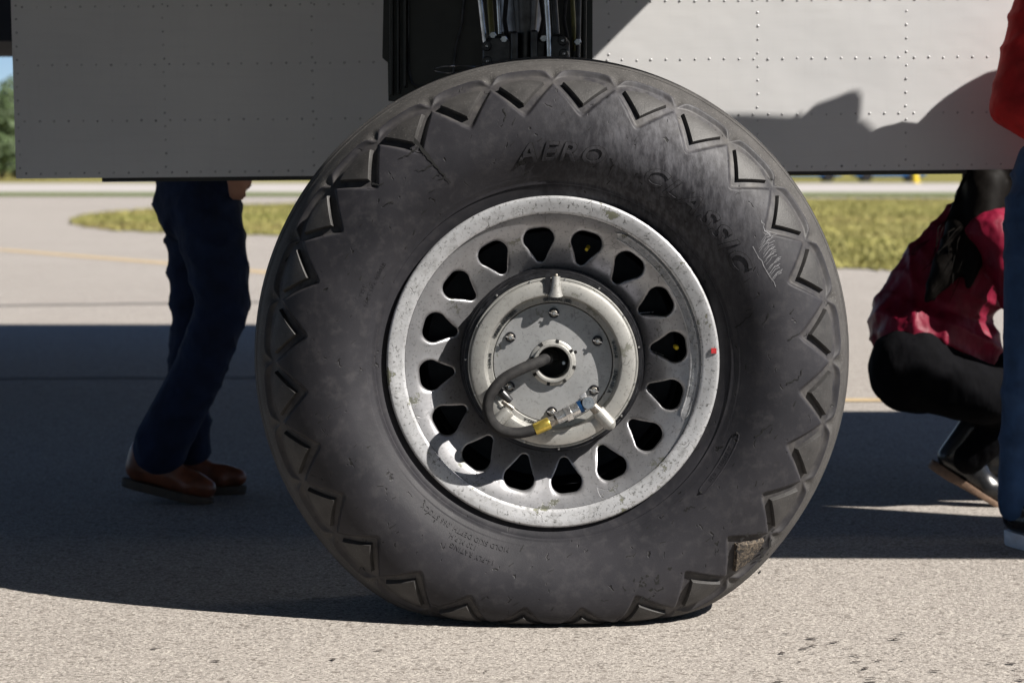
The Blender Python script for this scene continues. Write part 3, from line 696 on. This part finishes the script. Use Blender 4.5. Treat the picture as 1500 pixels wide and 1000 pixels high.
def rivet(mb, x, v, y=YF, s=1.0):
    r = .0038 * s * random.uniform(.85, 1.1); p = (x - .0105 * v, y, fz(x, v)); V = []; F = []
    for (q, h) in ((1, 0), (.8, -.35), (.4, -.5)):
        for k in range(8): V.append((p[0] + r*q*math.cos(k*PI/4), p[1] + r*h, p[2] + r*q*math.sin(k*PI/4)))
    for a in range(2):
        for k in range(8): F.append((a*8+k, a*8+(k+1)%8, (a+1)*8+(k+1)%8, (a+1)*8+k))
    F.append(tuple(range(16, 24))); mb.add(V, F)
for v in (.014, .163, .322, .487):
    y = YF if v < VC else YF; x = FX0 + .03
    while x < 1.53: rivet(mb, x + random.gauss(0, .0008), v + random.gauss(0, .0008), y); x += .0418
for cx in (FX0 + .012, FX0 + .432, FX0 + .857, FX0 + 1.282, FX0 + 1.707, FX0 + 2.132, FX0 + 2.557, FX0 + 2.982):
    v = .03
    while v < .6: rivet(mb, cx + random.gauss(0, .0008), v, YF if v < VC else YF); v += .0385
o = mb.build('rivets', 'rivetm', fus, 60); o['kind'] = 'stuff'
# ---- wing skin above the frame (throws the big shadow) and the far side
hW = 2.2
def plan(name, pts, z0, z1, mat, parent):
    n = len(pts); V = [(x, D + CAMY, z0) for x, D in pts] + [(x, D + CAMY, z1) for x, D in pts]
    mb = MB(); mb.add(V, [tuple(range(n)), tuple(range(2*n-1, n-1, -1))] + [(i, (i+1) % n, (i+1) % n + n, i + n) for i in range(n)]); return mb.build(name, mat, parent, None)
plan('wing', [(-6, 6.14), (.97, 6.14), (.97, 5.58), (1.6, 5.585), (1.95, 5.575), (2.2, 5.51), (3.04, 5.44), (3.57, 5.21), (5.2, 4.85), (5.2, 4.47), (2.6, 4.525), (.42, 4.53), (.42, 2.62), (14, 2.3), (14, -14), (-6, -14)], hW, hW + .03, 'wingp', AC)  # unseen wing, its reach over the camera enlarged to cut sky and bounce
P_ = [(1090, 187), (1140, 187), (1152, 179), (1163, 176), (1166, 168), (1172, 174), (1190, 157), (1222, 146), (1240, 138), (1252, 137), (1258, 146), (1255, 195), (1290, 208), (1318, 225), (1340, 243), (1090, 243)]
mb = MB(); mb.prism([(at(a, b, 6.15).x + .99, at(a, b, 6.15).z + .99) for a, b in P_], YF - .555, YF - .545); mb.build('shadow_plate', 'alu', AC, None)  # unseen plate added and cut to the outline of the shadow it throws
mb = MB(); cyl = [(-1.2, .15), (-.9, .34), (-.2, .55), (.8, .68), (2.2, .72), (3.0, .70), (3.35, .62), (3.45, .5), (3.3, .2), (3.3, .0)]
for cd in (1.05, -3.6):  # unseen nacelle bodies added to shade the foreground and block sky fill
    mb = MB(); V = []; F = []; n = 32
    for x_, r_ in cyl:
        for k in range(n): V.append((x_, cd + CAMY + r_ * math.cos(2*PI*k/n), 2.55 + r_ * math.sin(2*PI*k/n)))
    for a in range(len(cyl) - 1):
        for k in range(n): F.append((a*n+k, a*n+(k+1) % n, (a+1)*n+(k+1) % n, (a+1)*n+k))
    mb.add(V, F); mb.build('nacelle_blocker', 'wingp', AC, 40)
plan('wing', [(-9, 7.8), (1.6, 7.8), (1.6, 13.0), (-9, 13.0)], hW, hW + .05, 'wingp', AC)
mb = MB(); mb.prism([(-4, 1.535), (-1.2, 1.535), (-1.2, 2.19), (-4, 2.19)], 8.2 + CAMY, 9.4 + CAMY); mb.build('gear_nacelle', 'black', AC, None)
# ---- landing gear strut and door behind the tyre
dD = 5.62
def dp(px, py, D=dD): q = at(px, py, D); return (q.x, q.z)
gd = empty('gear_door', (0, 0, 0), None, None); gd.parent = AC
pl = [dp(562, -20), dp(560, 85), dp(568, 92), dp(569, 148), dp(588, 150), dp(640, 128), dp(700, 128), dp(868, 128), dp(868, -20)]
pl = [(pl[0][0], 2.19)] + pl + [(pl[-1][0], 2.19)]
mb = MB(); mb.prism(pl, dD + CAMY, dD + CAMY + .02); mb.build('door_skin', 'door', gd, None)
for a, b, wd in ((574, 140, 5), (584, 138, 3), (594, 128, 4), (842, 110, 4), (856, 110, 5)):
    x0, zb = dp(a, b, dD - .03); mb = MB(); mb.box((x0 - wd / 1100, dD + CAMY - .05, zb), (x0 + wd / 1100, dD + CAMY - .001, 2.18)); bevel(mb.build('door_rib', 'door', gd, None), .002)
V0 = [at(598, 0, dD - .02), at(598, 100, dD - .02), at(603, 122, dD - .02), at(622, 134, dD - .02)]
mb = MB(); mb.tube([V0[0] + Vector((0, 0, .5))] + V0, .0035, 8); mb.build('door_pipe', 'strut', gd)
mb = MB(); mb.tube([at(680, -120, dD - .05), at(680, 0, dD - .05), at(677, 35, dD - .05), at(668, 70, dD - .05), at(664, 110, dD - .05)], .004, 8); mb.build('door_pipe', 'strut', gd)
mb = MB(); mb.tube([at(635 + 36 - 36 * math.cos(q), 102 - 5.5 * math.sin(q), 5.35 + .1 * math.sin(q)) for q in np.linspace(-2.2, 2.6, 24)], .0014, 6); mb.build('wire_loop', 'chrome', gd)
ls = empty('landing_gear_strut', (0, 0, 0), None, None); ls.parent = AC
def pt(name, pts, rad, mat, D=5.36, seg=14):
    P = [at(px, py, D) for px, py in pts]; P = [P[0] + (P[0] - P[1]).normalized() * .5] + P; r = rad if not hasattr(rad, '__len__') else [rad[0]] + list(rad)
    mb = MB(); mb.tube(P, r, seg); return mb.build(name, mat, ls, 50)
pt('oleo_leg', [(770, -10), (770, 50), (769, 140)], [.034, .026, .024], 'strut', 5.34, 24); pt('back_plate', [(763, -10), (763, 48)], [.058, .055], 'plate', 5.46, 24)
pt('rubber_hose', [(742, -5), (739, 30), (744, 62)], .006, 'hose', 5.30); pt('rubber_hose', [(792, -5), (796, 28), (790, 60)], .0055, 'hose', 5.29); pt('rubber_hose', [(829, -5), (826, 30), (831, 56)], .005, 'hose', 5.30)
for px, py in ((738, 58), (796, 57), (846, 62), (722, 52)): fitq = at(px, py, 5.285); mb = MB(); mb.prism([(.0095*math.cos(PI/3*i), .0095*math.sin(PI/3*i)) for i in range(6)], -.012, .01, Matrix.Translation(fitq)); bevel(mb.build('hose_fitting', 'chrome', ls, None), .0015)
pt('pipe', [(703, -5), (708, 40), (711, 64)], .0065, 'chrome', 5.30); pt('pipe', [(717, -5), (721, 52)], .0075, 'olive', 5.34); pt('pipe', [(729, -5), (732, 50)], .004, 'chrome', 5.38)
pt('pipe', [(800, -5), (803, 40), (805, 100)], .0062, 'chrome', 5.27); pt('pipe', [(811, -5), (815, 50)], .0085, 'strut', 5.36); pt('pipe', [(838, -5), (841, 50), (842, 75)], .006, 'olive', 5.36); pt('pipe', [(848, -5), (847, 60), (846, 100)], .006, 'strut', 5.33)
def clamp(poly, D, dep):
    P = [at(px, py, D) for px, py in poly]; mb = MB(); mb.prism([(p.x, p.z) for p in P], D + CAMY, D + CAMY + dep); bevel(mb.build('clamp_block', 'strut', ls, None), .006, 3)
clamp([(707, 66), (720, 54), (742, 51), (750, 62), (750, 110), (706, 110)], 5.28, .09); clamp([(806, 51), (824, 51), (834, 60), (836, 110), (803, 110)], 5.28, .09)
clamp([(748, 46), (759, 46), (759, 110), (748, 110)], 5.27, .12); clamp([(777, 44), (788, 44), (788, 110), (777, 110)], 5.27, .12); clamp([(738, 60), (800, 58), (800, 110), (738, 110)], 5.33, .1)
for px, py in ((713, 68), (714, 90), (824, 60), (826, 79)):
    q = at(px, py, 5.28); mb = MB(); mb.lathe([(0, -.012), (.005, -.012), (.006, -.006), (.010, -.006), (.0125, 0), (.0125, .01)], 14, tuple(q)); mb.build('bolt', 'strut', ls, 30)
    mb = MB(); mb.lathe([(0, -.016), (.0035, -.0155), (.0035, -.01)], 10, tuple(q)); mb.build('bolt_end', 'chrome', ls, 30)
mb = MB(); mb.tube([(0, -.02, WZ), (0, .30, WZ), (0, .32, WZ)], [.06, .06, .03], 24); mb.build('axle', 'strut', ls)
mb = MB(); mb.tube([(-.05, .27, WZ - .05), (-.055, .27, 1.3)], [.075, .05], 20); mb.build('fork_leg', 'strut', ls)

# ------------------------------------------------------------------ people
def blob(cones, voxel=.014, smooth=6, folds=None):
    """one continuous skin over tapered limbs"""
    bm = bmesh.new()
    for a, b, ra, rb in cones:
        tmp = bmesh.new(); a, b = Vector(a), Vector(b)
        for c, r in ((a, ra), (b, rb)): bmesh.ops.create_icosphere(tmp, subdivisions=2, radius=r, matrix=Matrix.Translation(c))
        res = bmesh.ops.convex_hull(tmp, input=tmp.verts); dead = [g for g in res['geom_interior'] if isinstance(g, bmesh.types.BMVert)] + [g for g in res['geom_unused'] if isinstance(g, bmesh.types.BMVert)]
        bmesh.ops.delete(tmp, geom=list(set(dead)), context='VERTS')
        me = bpy.data.meshes.new('t'); tmp.to_mesh(me); tmp.free(); bm.from_mesh(me); bpy.data.meshes.remove(me)
    me = bpy.data.meshes.new('t'); bm.to_mesh(me); bm.free(); o = bpy.data.objects.new('t', me); C.objects.link(o)
    r = o.modifiers.new('r', 'REMESH'); r.mode = 'VOXEL'; r.voxel_size = voxel
    s = o.modifiers.new('s', 'SMOOTH'); s.factor = .6; s.iterations = smooth
    dg = bpy.context.evaluated_depsgraph_get(); out = bpy.data.meshes.new_from_object(o.evaluated_get(dg)); bpy.data.objects.remove(o); bpy.data.meshes.remove(me)
    if folds:
        n = len(out.vertices); P = np.zeros(n * 3); out.vertices.foreach_get('co', P); P = P.reshape(-1, 3); N = np.zeros(n * 3); out.vertices.foreach_get('normal', N); N = N.reshape(-1, 3)
        P += N * folds(P)[:, None]; out.vertices.foreach_set('co', P.ravel()); out.update()
    return out
def foldfn(amp, dirs, seed=0):
    r = np.random.default_rng(seed)
    def f(P):
        h = 0
        for (d, k) in dirs:
            d = np.array(d, float); ph = r.uniform(0, 6); wob = 1.3 * np.sin(P @ r.normal(0, 7, 3) + r.uniform(0, 6)) + .8 * np.sin(P @ r.normal(0, 15, 3))
            g = .5 + .5 * np.sin(P @ r.normal(0, 6, 3) + r.uniform(0, 6)); h = h + g * (1 - np.abs(np.sin((P @ d) * k + wob + ph))) ** 2
        return amp * (h - .4)
    return f
def shoe(parent, loc, yaw, pitch, up, sole, L=.29, name='shoe', tall=.0, solet=.028, heel=0.0):
    """heel at the origin, toe along +x; pitch lifts the heel about the toe"""
    mtx = Matrix.Translation(loc) @ Matrix.Rotation(yaw, 4, 'Z') @ Matrix.Translation((L * .8, 0, 0)) @ Matrix.Rotation(pitch, 4, 'Y') @ Matrix.Translation((-L * .8, 0, 0))
    k = L / .29; z = solet
    c = [((.045, 0, z + .035), (.05, 0, z + .085 + tall), .040, .044), ((.05, 0, z + .035), (.14, 0, z + .036), .040, .040), ((.06, 0, z + .08), (.15, 0, z + .045), .043, .036),
         ((.14, .004, z + .03), (.21, .006, z + .026), .042, .040), ((.21, .006, z + .026), (.252, .004, z + .022), .040, .030), ((.2, -.012, z + .02), (.2, .018, z + .02), .03, .03)]
    c = [tuple([tuple(x * k for x in a), tuple(x * k for x in b), ra * k, rb * k]) for a, b, ra, rb in c]
    me = blob(c, .008, 4)
    for v in me.vertices:
        v.co.z = max(v.co.z, z * .8)
    me.transform(mtx); o = link(name, me, up, parent, 180)
    out = []
    for i in range(28):
        q = 2 * PI * i / 28; x = .142 + .143 * math.cos(q); wv = .043 if x > .15 else .036; out.append((x * k, (wv * (1 if abs(math.sin(q)) > 0 else 0) * math.copysign(abs(math.sin(q)) ** .7, math.sin(q)) + .003) * k))
    V = []; n = len(out)
    for zz, sc in ((0, .93), (.004, .955), (z - .003, .97), (z, .94)):
        for x, y in out:
            hz = 0
            if heel and x < .09 * k: hz = 0
            elif heel and zz < z * .5: hz = heel
            V.append((.142*k + (x - .142*k) * sc, y * sc, zz + hz))
    F = [tuple(range(n))[::-1], tuple(3*n + i for i in range(n))] + [(a*n+i, a*n+(i+1) % n, (a+1)*n+(i+1) % n, (a+1)*n+i) for a in range(3) for i in range(n)]
    mb = MB(); mb.add(V, F, mtx); mb.build('sole', sole, o, 40); return o
def hand(parent_cones, wrist, d, palmn, s=1.0):
    d = Vector(d).normalized(); n = Vector(palmn).normalized(); sd = d.cross(n).normalized(); w0 = Vector(wrist)
    parent_cones.append((w0, w0 + d * .05 * s, .026 * s, .028 * s)); parent_cones.append((w0 + d * .05 * s + sd * .022 * s, w0 + d * .085 * s + sd * .024 * s, .017 * s, .014 * s)); parent_cones.append((w0 + d * .05 * s - sd * .022 * s, w0 + d * .08 * s - sd * .026 * s, .017 * s, .013 * s))
    for q, L in ((-.030, .062), (-.010, .078), (.011, .084), (.031, .074)):
        a = w0 + d * .082 * s + sd * q * s; b = a + d * L * .5 * s + n * .012 * s; c = b + d * L * .35 * s + n * .03 * s
        parent_cones.append((a, b, .0095 * s, .0088 * s)); parent_cones.append((b, c, .0088 * s, .007 * s))
    a = w0 + d * .025 * s + sd * .03 * s; b = a + d * .04 * s + sd * .025 * s + n * .012 * s; parent_cones.append((a, b, .012 * s, .010 * s)); parent_cones.append((b, b + d * .03 * s + n * .012 * s, .010 * s, .008 * s))
def head(cones, c, fwd, s=1.0):
    c = Vector(c); f = Vector(fwd).normalized(); up = Vector((0, 0, 1)); sd = f.cross(up).normalized(); f = up.cross(sd)
    A = lambda x, y, z: c + sd * x * s + f * y * s + up * z * s
    cones += [(A(0, -.02, .045), A(0, .015, .045), .082 * s, .078 * s), (A(0, .03, -.02), A(0, .045, -.075), .062 * s, .042 * s), (A(0, .095, .01), A(0, .112, -.018), .010 * s, .014 * s), (A(-.03, .088, .03), A(.03, .088, .03), .013 * s, .013 * s),
              (A(-.02, .088, -.05), A(.02, .088, -.05), .010 * s, .010 * s), (A(.078, -.01, .02), A(.08, -.015, -.02), .014 * s, .010 * s), (A(-.078, -.01, .02), A(-.08, -.015, -.02), .014 * s, .010 * s), (A(0, -.02, -.04), A(0, -.03, -.14), .055 * s, .058 * s)]
    return A
def eyes(parent, A, s=1.0):
    for x in (-.031, .031):
        me = bpy.data.meshes.new('eye'); bm = bmesh.new(); bmesh.ops.create_icosphere(bm, subdivisions=2, radius=.010 * s, matrix=Matrix.Translation(A(x, .086, .012))); bm.to_mesh(me); bm.free(); link('eye', me, 'black', parent, 180)

# man walking inside the bay: dark jeans, brown shoes
Dm = 6.74; pm = empty('person', (at(270, 700, Dm).x, Dm + CAMY, 0), 'person in dark blue jeans and brown leather shoes walking behind the fuselage panel', 'person')
def child(me, name, mat, parent, sm=180):
    o = link(name, me, mat, parent, sm); me.transform(Matrix.Translation(-parent.location)); return o
g = lambda px, py, dy=0: at(px, py, Dm + dy)
jn = [(g(298, 292, .0), g(318, 385, -.06), .122, .103), (g(318, 385, -.06), g(327, 448, -.06), .103, .090), (g(327, 448, -.06), g(291, 545, -.05), .090, .088), (g(291, 545, -.05), g(238, 645, -.05), .088, .092), (g(240, 643, -.05), g(235, 655, -.05), .094, .096),
      (g(288, 300, .15), g(283, 400, .16), .105, .085), (g(283, 400, .16), g(284, 470, .16), .085, .075), (g(284, 470, .16), g(274, 560, .14), .075, .072), (g(274, 560, .14), g(280, 655, .13), .072, .070), (g(290, 262, .05), g(288, 300, .05), .135, .14), (g(282, 225, .05), g(288, 262, .05), .135, .135)]
lo = min(c[1].z for c in jn)
me = blob(jn, .013, 5, foldfn(.0085, [((.5, .2, .9), 40), ((-.6, .1, .8), 33)], 3)); child(me, 'jeans', 'denim', pm)
cn = [(g(285, 235, .05), g(300, 120, .05), .13, .16), (g(300, 120, .05), g(305, 60, -.02), .16, .15), (g(305, 52, -.15), g(305, 52, .22), .075, .075), (g(305, 52, .04), g(312, -5, .04), .07, .055),
      (g(305, 52, -.17), g(300, 160, -.2), .06, .05), (g(300, 160, -.2), g(343, 238, -.14), .048, .030), (g(305, 52, .25), g(310, 160, .28), .06, .05), (g(310, 160, .28), g(350, 235, .25), .048, .034)]
A = head(cn, g(318, -62, .04), (1, -.1, 0)); hand(cn, g(343, 236, -.14), (.10, 0, -1), (-.1, 1, .0), .82); hand(cn, g(352, 225, .25), (.12, 0, -1), (-.1, -1, 0), .85)
child(blob(cn, .010, 4), 'body', 'skin', pm)
sh = [(g(285, 245, .05), g(300, 120, .05), .142, .172), (g(300, 120, .05), g(305, 60, -.02), .172, .16), (g(305, 52, -.15), g(305, 52, .22), .085, .085), (g(305, 52, -.17), g(300, 160, -.2), .072, .062), (g(300, 160, -.2), g(335, 232, -.15), .06, .046), (g(305, 52, .25), g(310, 160, .28), .072, .062), (g(310, 160, .28), g(344, 222, .25), .06, .046)]
child(blob(sh, .014, 5, foldfn(.01, [((.3, .2, .9), 30)], 5)), 'shirt', 'grey', pm)
child(blob([(A(0, -.03, .06), A(0, .0, .075), .092, .085)], .012, 3), 'hair', 'hair', pm); eyes(pm, A)
for o in pm.children:
    if o.name.startswith('eye'): o.data.transform(Matrix.Translation(-pm.location))
def shoe_at(parent, px, py, D, **k):
    q = at(px, py, D); o = shoe(parent, (q.x, q.y, k.pop('z', 0)), k.pop('yaw', 0), k.pop('pitch', 0), k.pop('up'), k.pop('sole'), **k)
    for c in [o] + list(o.children): c.data.transform(Matrix.Translation(-parent.location))
    return o
shoe_at(pm, 172, 738, 6.70, pitch=d2(13), up='brownl', sole='solet', L=.315, yaw=-.05)
shoe_at(pm, 226, 728, 6.87, pitch=0, up='brownl', sole='solet', L=.31, yaw=.06)

# crouching woman: burgundy satin jacket, black trousers, boots, long dark hair
Dw = 6.66; pw = empty('person', (at(1400, 740, Dw).x, Dw + CAMY, 0), 'crouching person in a burgundy satin jacket with long dark hair and black boots', 'person')
g = lambda px, py, dy=0: at(px, py, Dw + dy)
tr_ = [(g(1338, 538, -.09), g(1352, 540, .12), .148, .15), (g(1345, 545, -.1), g(1440, 578, -.14), .125, .10), (g(1440, 578, -.14), g(1530, 572, -.12), .10, .075), (g(1530, 572, -.12), g(1418, 672, -.05), .072, .055),
       (g(1345, 545, .15), g(1440, 560, .22), .12, .10), (g(1440, 560, .22), g(1535, 540, .26), .10, .075), (g(1535, 540, .26), g(1480, 690, .22), .07, .055)]
child(blob(tr_, .013, 5, foldfn(.007, [((.8, .2, .5), 26)], 8)), 'trousers', 'blackp', pw)
jk = [(g(1342, 488, -.05), g(1352, 488, .14), .125, .125), (g(1345, 475, .04), g(1400, 405, .04), .165, .180), (g(1375, 490, -.06), g(1425, 505, -.02), .11, .095), (g(1400, 405, .04), g(1448, 345, .04), .180, .165), (g(1450, 338, -.14), g(1452, 338, .22), .085, .085),
      (g(1452, 340, -.17), g(1500, 440, -.22), .075, .062), (g(1500, 440, -.22), g(1560, 470, -.2), .06, .045), (g(1452, 340, .25), g(1510, 430, .28), .075, .06), (g(1510, 430, .28), g(1570, 450, .25), .06, .045), (g(1302, 462, -.02), g(1312, 462, .12), .055, .055)]
child(blob(jk, .009, 4, foldfn(.0125, [((.75, .3, .8), 27), ((-.5, .2, .9), 23), ((.9, -.2, -.3), 19), ((.6, .1, 1.0), 38)], 12)), 'jacket', 'satin', pw)
cn = [(g(1440, 360, .04), g(1462, 300, .04), .09, .06), (g(1555, 468, -.2), g(1575, 475, -.19), .034, .03), (g(1565, 448, .25), g(1585, 452, .24), .034, .03), (g(1440, 360, .04), g(1555, 468, -.2), .04, .03), (g(1440, 360, .04), g(1565, 448, .25), .04, .03)]
A = head(cn, g(1478, 225, .04), (1, 0, -.2)); hand(cn, g(1575, 475, -.19), (1, .1, -.2), (0, .2, -1)); hand(cn, g(1585, 452, .24), (1, -.1, -.2), (0, -.2, -1)); child(blob(cn, .010, 4), 'body', 'skin', pw); eyes(pw, A)
for o in pw.children:
    if o.name.startswith('eye'): o.data.transform(Matrix.Translation(-pw.location))
hr = [(A(0, -.03, .05), A(0, 0, .07), .098, .09), (g(1462, 225, .04), g(1448, 290, .02), .105, .095), (g(1478, 225, -.05), g(1480, 300, -.07), .10, .075), (g(1448, 290, -.02), g(1418, 345, -.10), .105, .08), (g(1418, 345, -.10), g(1385, 395, -.14), .075, .05), (g(1445, 270, -.10), g(1440, 330, -.14), .07, .06), (g(1385, 395, -.14), g(1358, 440, -.16), .05, .015), (g(1440, 330, -.14), g(1418, 420, -.20), .055, .015)]
hairo = child(blob(hr, .012, 3, foldfn(.006, [((.9, .3, .5), 60)], 4)), 'hair', 'hair', pw)
mb = MB()
for k in range(16):
    a = g(random.gauss(1428, 14), random.uniform(270, 330), random.uniform(-.13, .0)); e = g(random.gauss(1385, 22), random.uniform(370, 450), random.uniform(-.22, -.12)); m_ = a.lerp(e, .5) + Vector((random.gauss(-.02, .02), -.03, random.gauss(0, .02)))
    mb.tube([a, m_, e], [.0025, .0018, .0006], 5)
for k in range(4): mb.tube([g(1400, 352, -.02), g(1365, 350 + 3 * k, -.03), g(1340, 362 + 2 * k, -.03), g(1329 + 3 * k, 374, -.03), g(1342, 372, -.03)], [.002, .0012, .001, .001, .0006], 5)
o = mb.build('hair_strands', 'hair', hairo, None); o.data.transform(Matrix.Translation(-pw.location)); o['kind'] = 'stuff'
shoe_at(pw, 1338, 742, 6.66, pitch=d2(33), up='blackl', sole='solel', L=.285, tall=.07, solet=.03, yaw=-.12, heel=.012, name='boot')
shoe_at(pw, 1420, 730, 6.86, pitch=d2(6), up='blackl', sole='solel', L=.285, tall=.07, solet=.03, yaw=.1, heel=.012, name='boot')

# standing people at the right edge: one in a red jacket
def standing(x, D, label, jac, jean, lean, H, elbow, seed):
    y = D + CAMY; p = empty('person', (x, y, 0), label, 'person'); k = H / 1.8; B = lambda dx, dy, z: Vector((x + dx, y + dy, z * k))
    legs = [(B(-.09, 0, .92), B(-.115, -.01, .5), .105, .078), (B(-.115, -.01, .5), B(-.125, .02, .12), .076, .070), (B(.12, .02, .92), B(.15, .02, .5), .105, .078), (B(.15, .02, .5), B(.17, .05, .12), .076, .07), (B(-.06, 0, .95), B(.08, 0, .95), .125, .125), (B(-.05, 0, 1.02), B(.07, 0, 1.02), .125, .125)]
    child(blob(legs, .013, 5, foldfn(.009, [((.3, .2, .9), 34)], seed)), 'jeans', jean, p)
    l = lean; hd = B(.02 + l, -.05, 1.60)
    sl = l * .15; arm = [(B(-.15 + sl, 0, 1.455), B(*elbow), .072, .066), (B(*elbow), B(elbow[0] + .20, elbow[1] - .16, elbow[2] - .14), .066, .048), (B(.19 + sl, 0, 1.40), B(.28, .03, 1.15), .07, .058), (B(.28, .03, 1.15), B(.2, -.18, 1.1), .056, .045)]
    tor = [(B(0, 0, 1.02), B(l * .4, 0, 1.25), .155, .165), (B(sl, 0, 1.25), B(sl, 0, 1.38), .17, .15), (B(-.13 + sl, 0, 1.44), B(.19 + sl, 0, 1.42), .085, .085)]
    child(blob(tor + arm, .012, 4, foldfn(.010, [((.2, .2, .95), 38), ((.5, .1, .8), 27)], seed + 1)), 'jacket', jac, p)
    cn = [(B(l * .6, 0, 1.40), B(.01 + l, -.02, 1.50), .07, .058), (B(elbow[0] + .17, elbow[1] - .14, elbow[2] - .05), B(elbow[0] + .22, elbow[1] - .18, elbow[2] - .06), .034, .03), (B(.22, -.15, 1.105), B(.2, -.2, 1.1), .034, .03), (B(l * .6, 0, 1.40), B(elbow[0] + .17, elbow[1] - .14, elbow[2] - .05), .03, .03), (B(l * .6, 0, 1.40), B(.22, -.15, 1.105), .03, .03)]
    A = head(cn, hd, (.5, .8, 0)); hand(cn, B(elbow[0] + .22, elbow[1] - .18, elbow[2] - .06), (.7, -.7, .1), (0, .2, 1)); hand(cn, B(.2, -.2, 1.1), (-.3, -.9, .1), (0, .2, 1))
    child(blob(cn, .010, 4), 'body', 'skin', p); child(blob([(A(0, -.03, .06), A(0, 0, .078), .094, .086), (A(0, -.06, .0), A(0, -.05, .05), .07, .08)], .011, 3, foldfn(.008, [((.6, .5, .6), 50)], seed)), 'hair', 'hair', p); eyes(p, A)
    for o in p.children:
        if o.name.startswith('eye'): o.data.transform(Matrix.Translation(-p.location))
    for dx, dy, yw in ((-.125, .02, d2(-60)), (.17, .05, d2(-75))):
        o = shoe(p, (x + dx - .06 * math.cos(yw), y + dy - .06 * math.sin(yw), 0), yw, 0, 'blackl', 'whites', L=.30, solet=.042)
        for c in [o] + list(o.children): c.data.transform(Matrix.Translation(-p.location))
    return p
standing(1.455, 5.90, 'person in a red jacket and blue jeans cut off by the right edge', 'redj', 'denim2', .24, 1.84, (-.185, -.03, 1.20), 31)
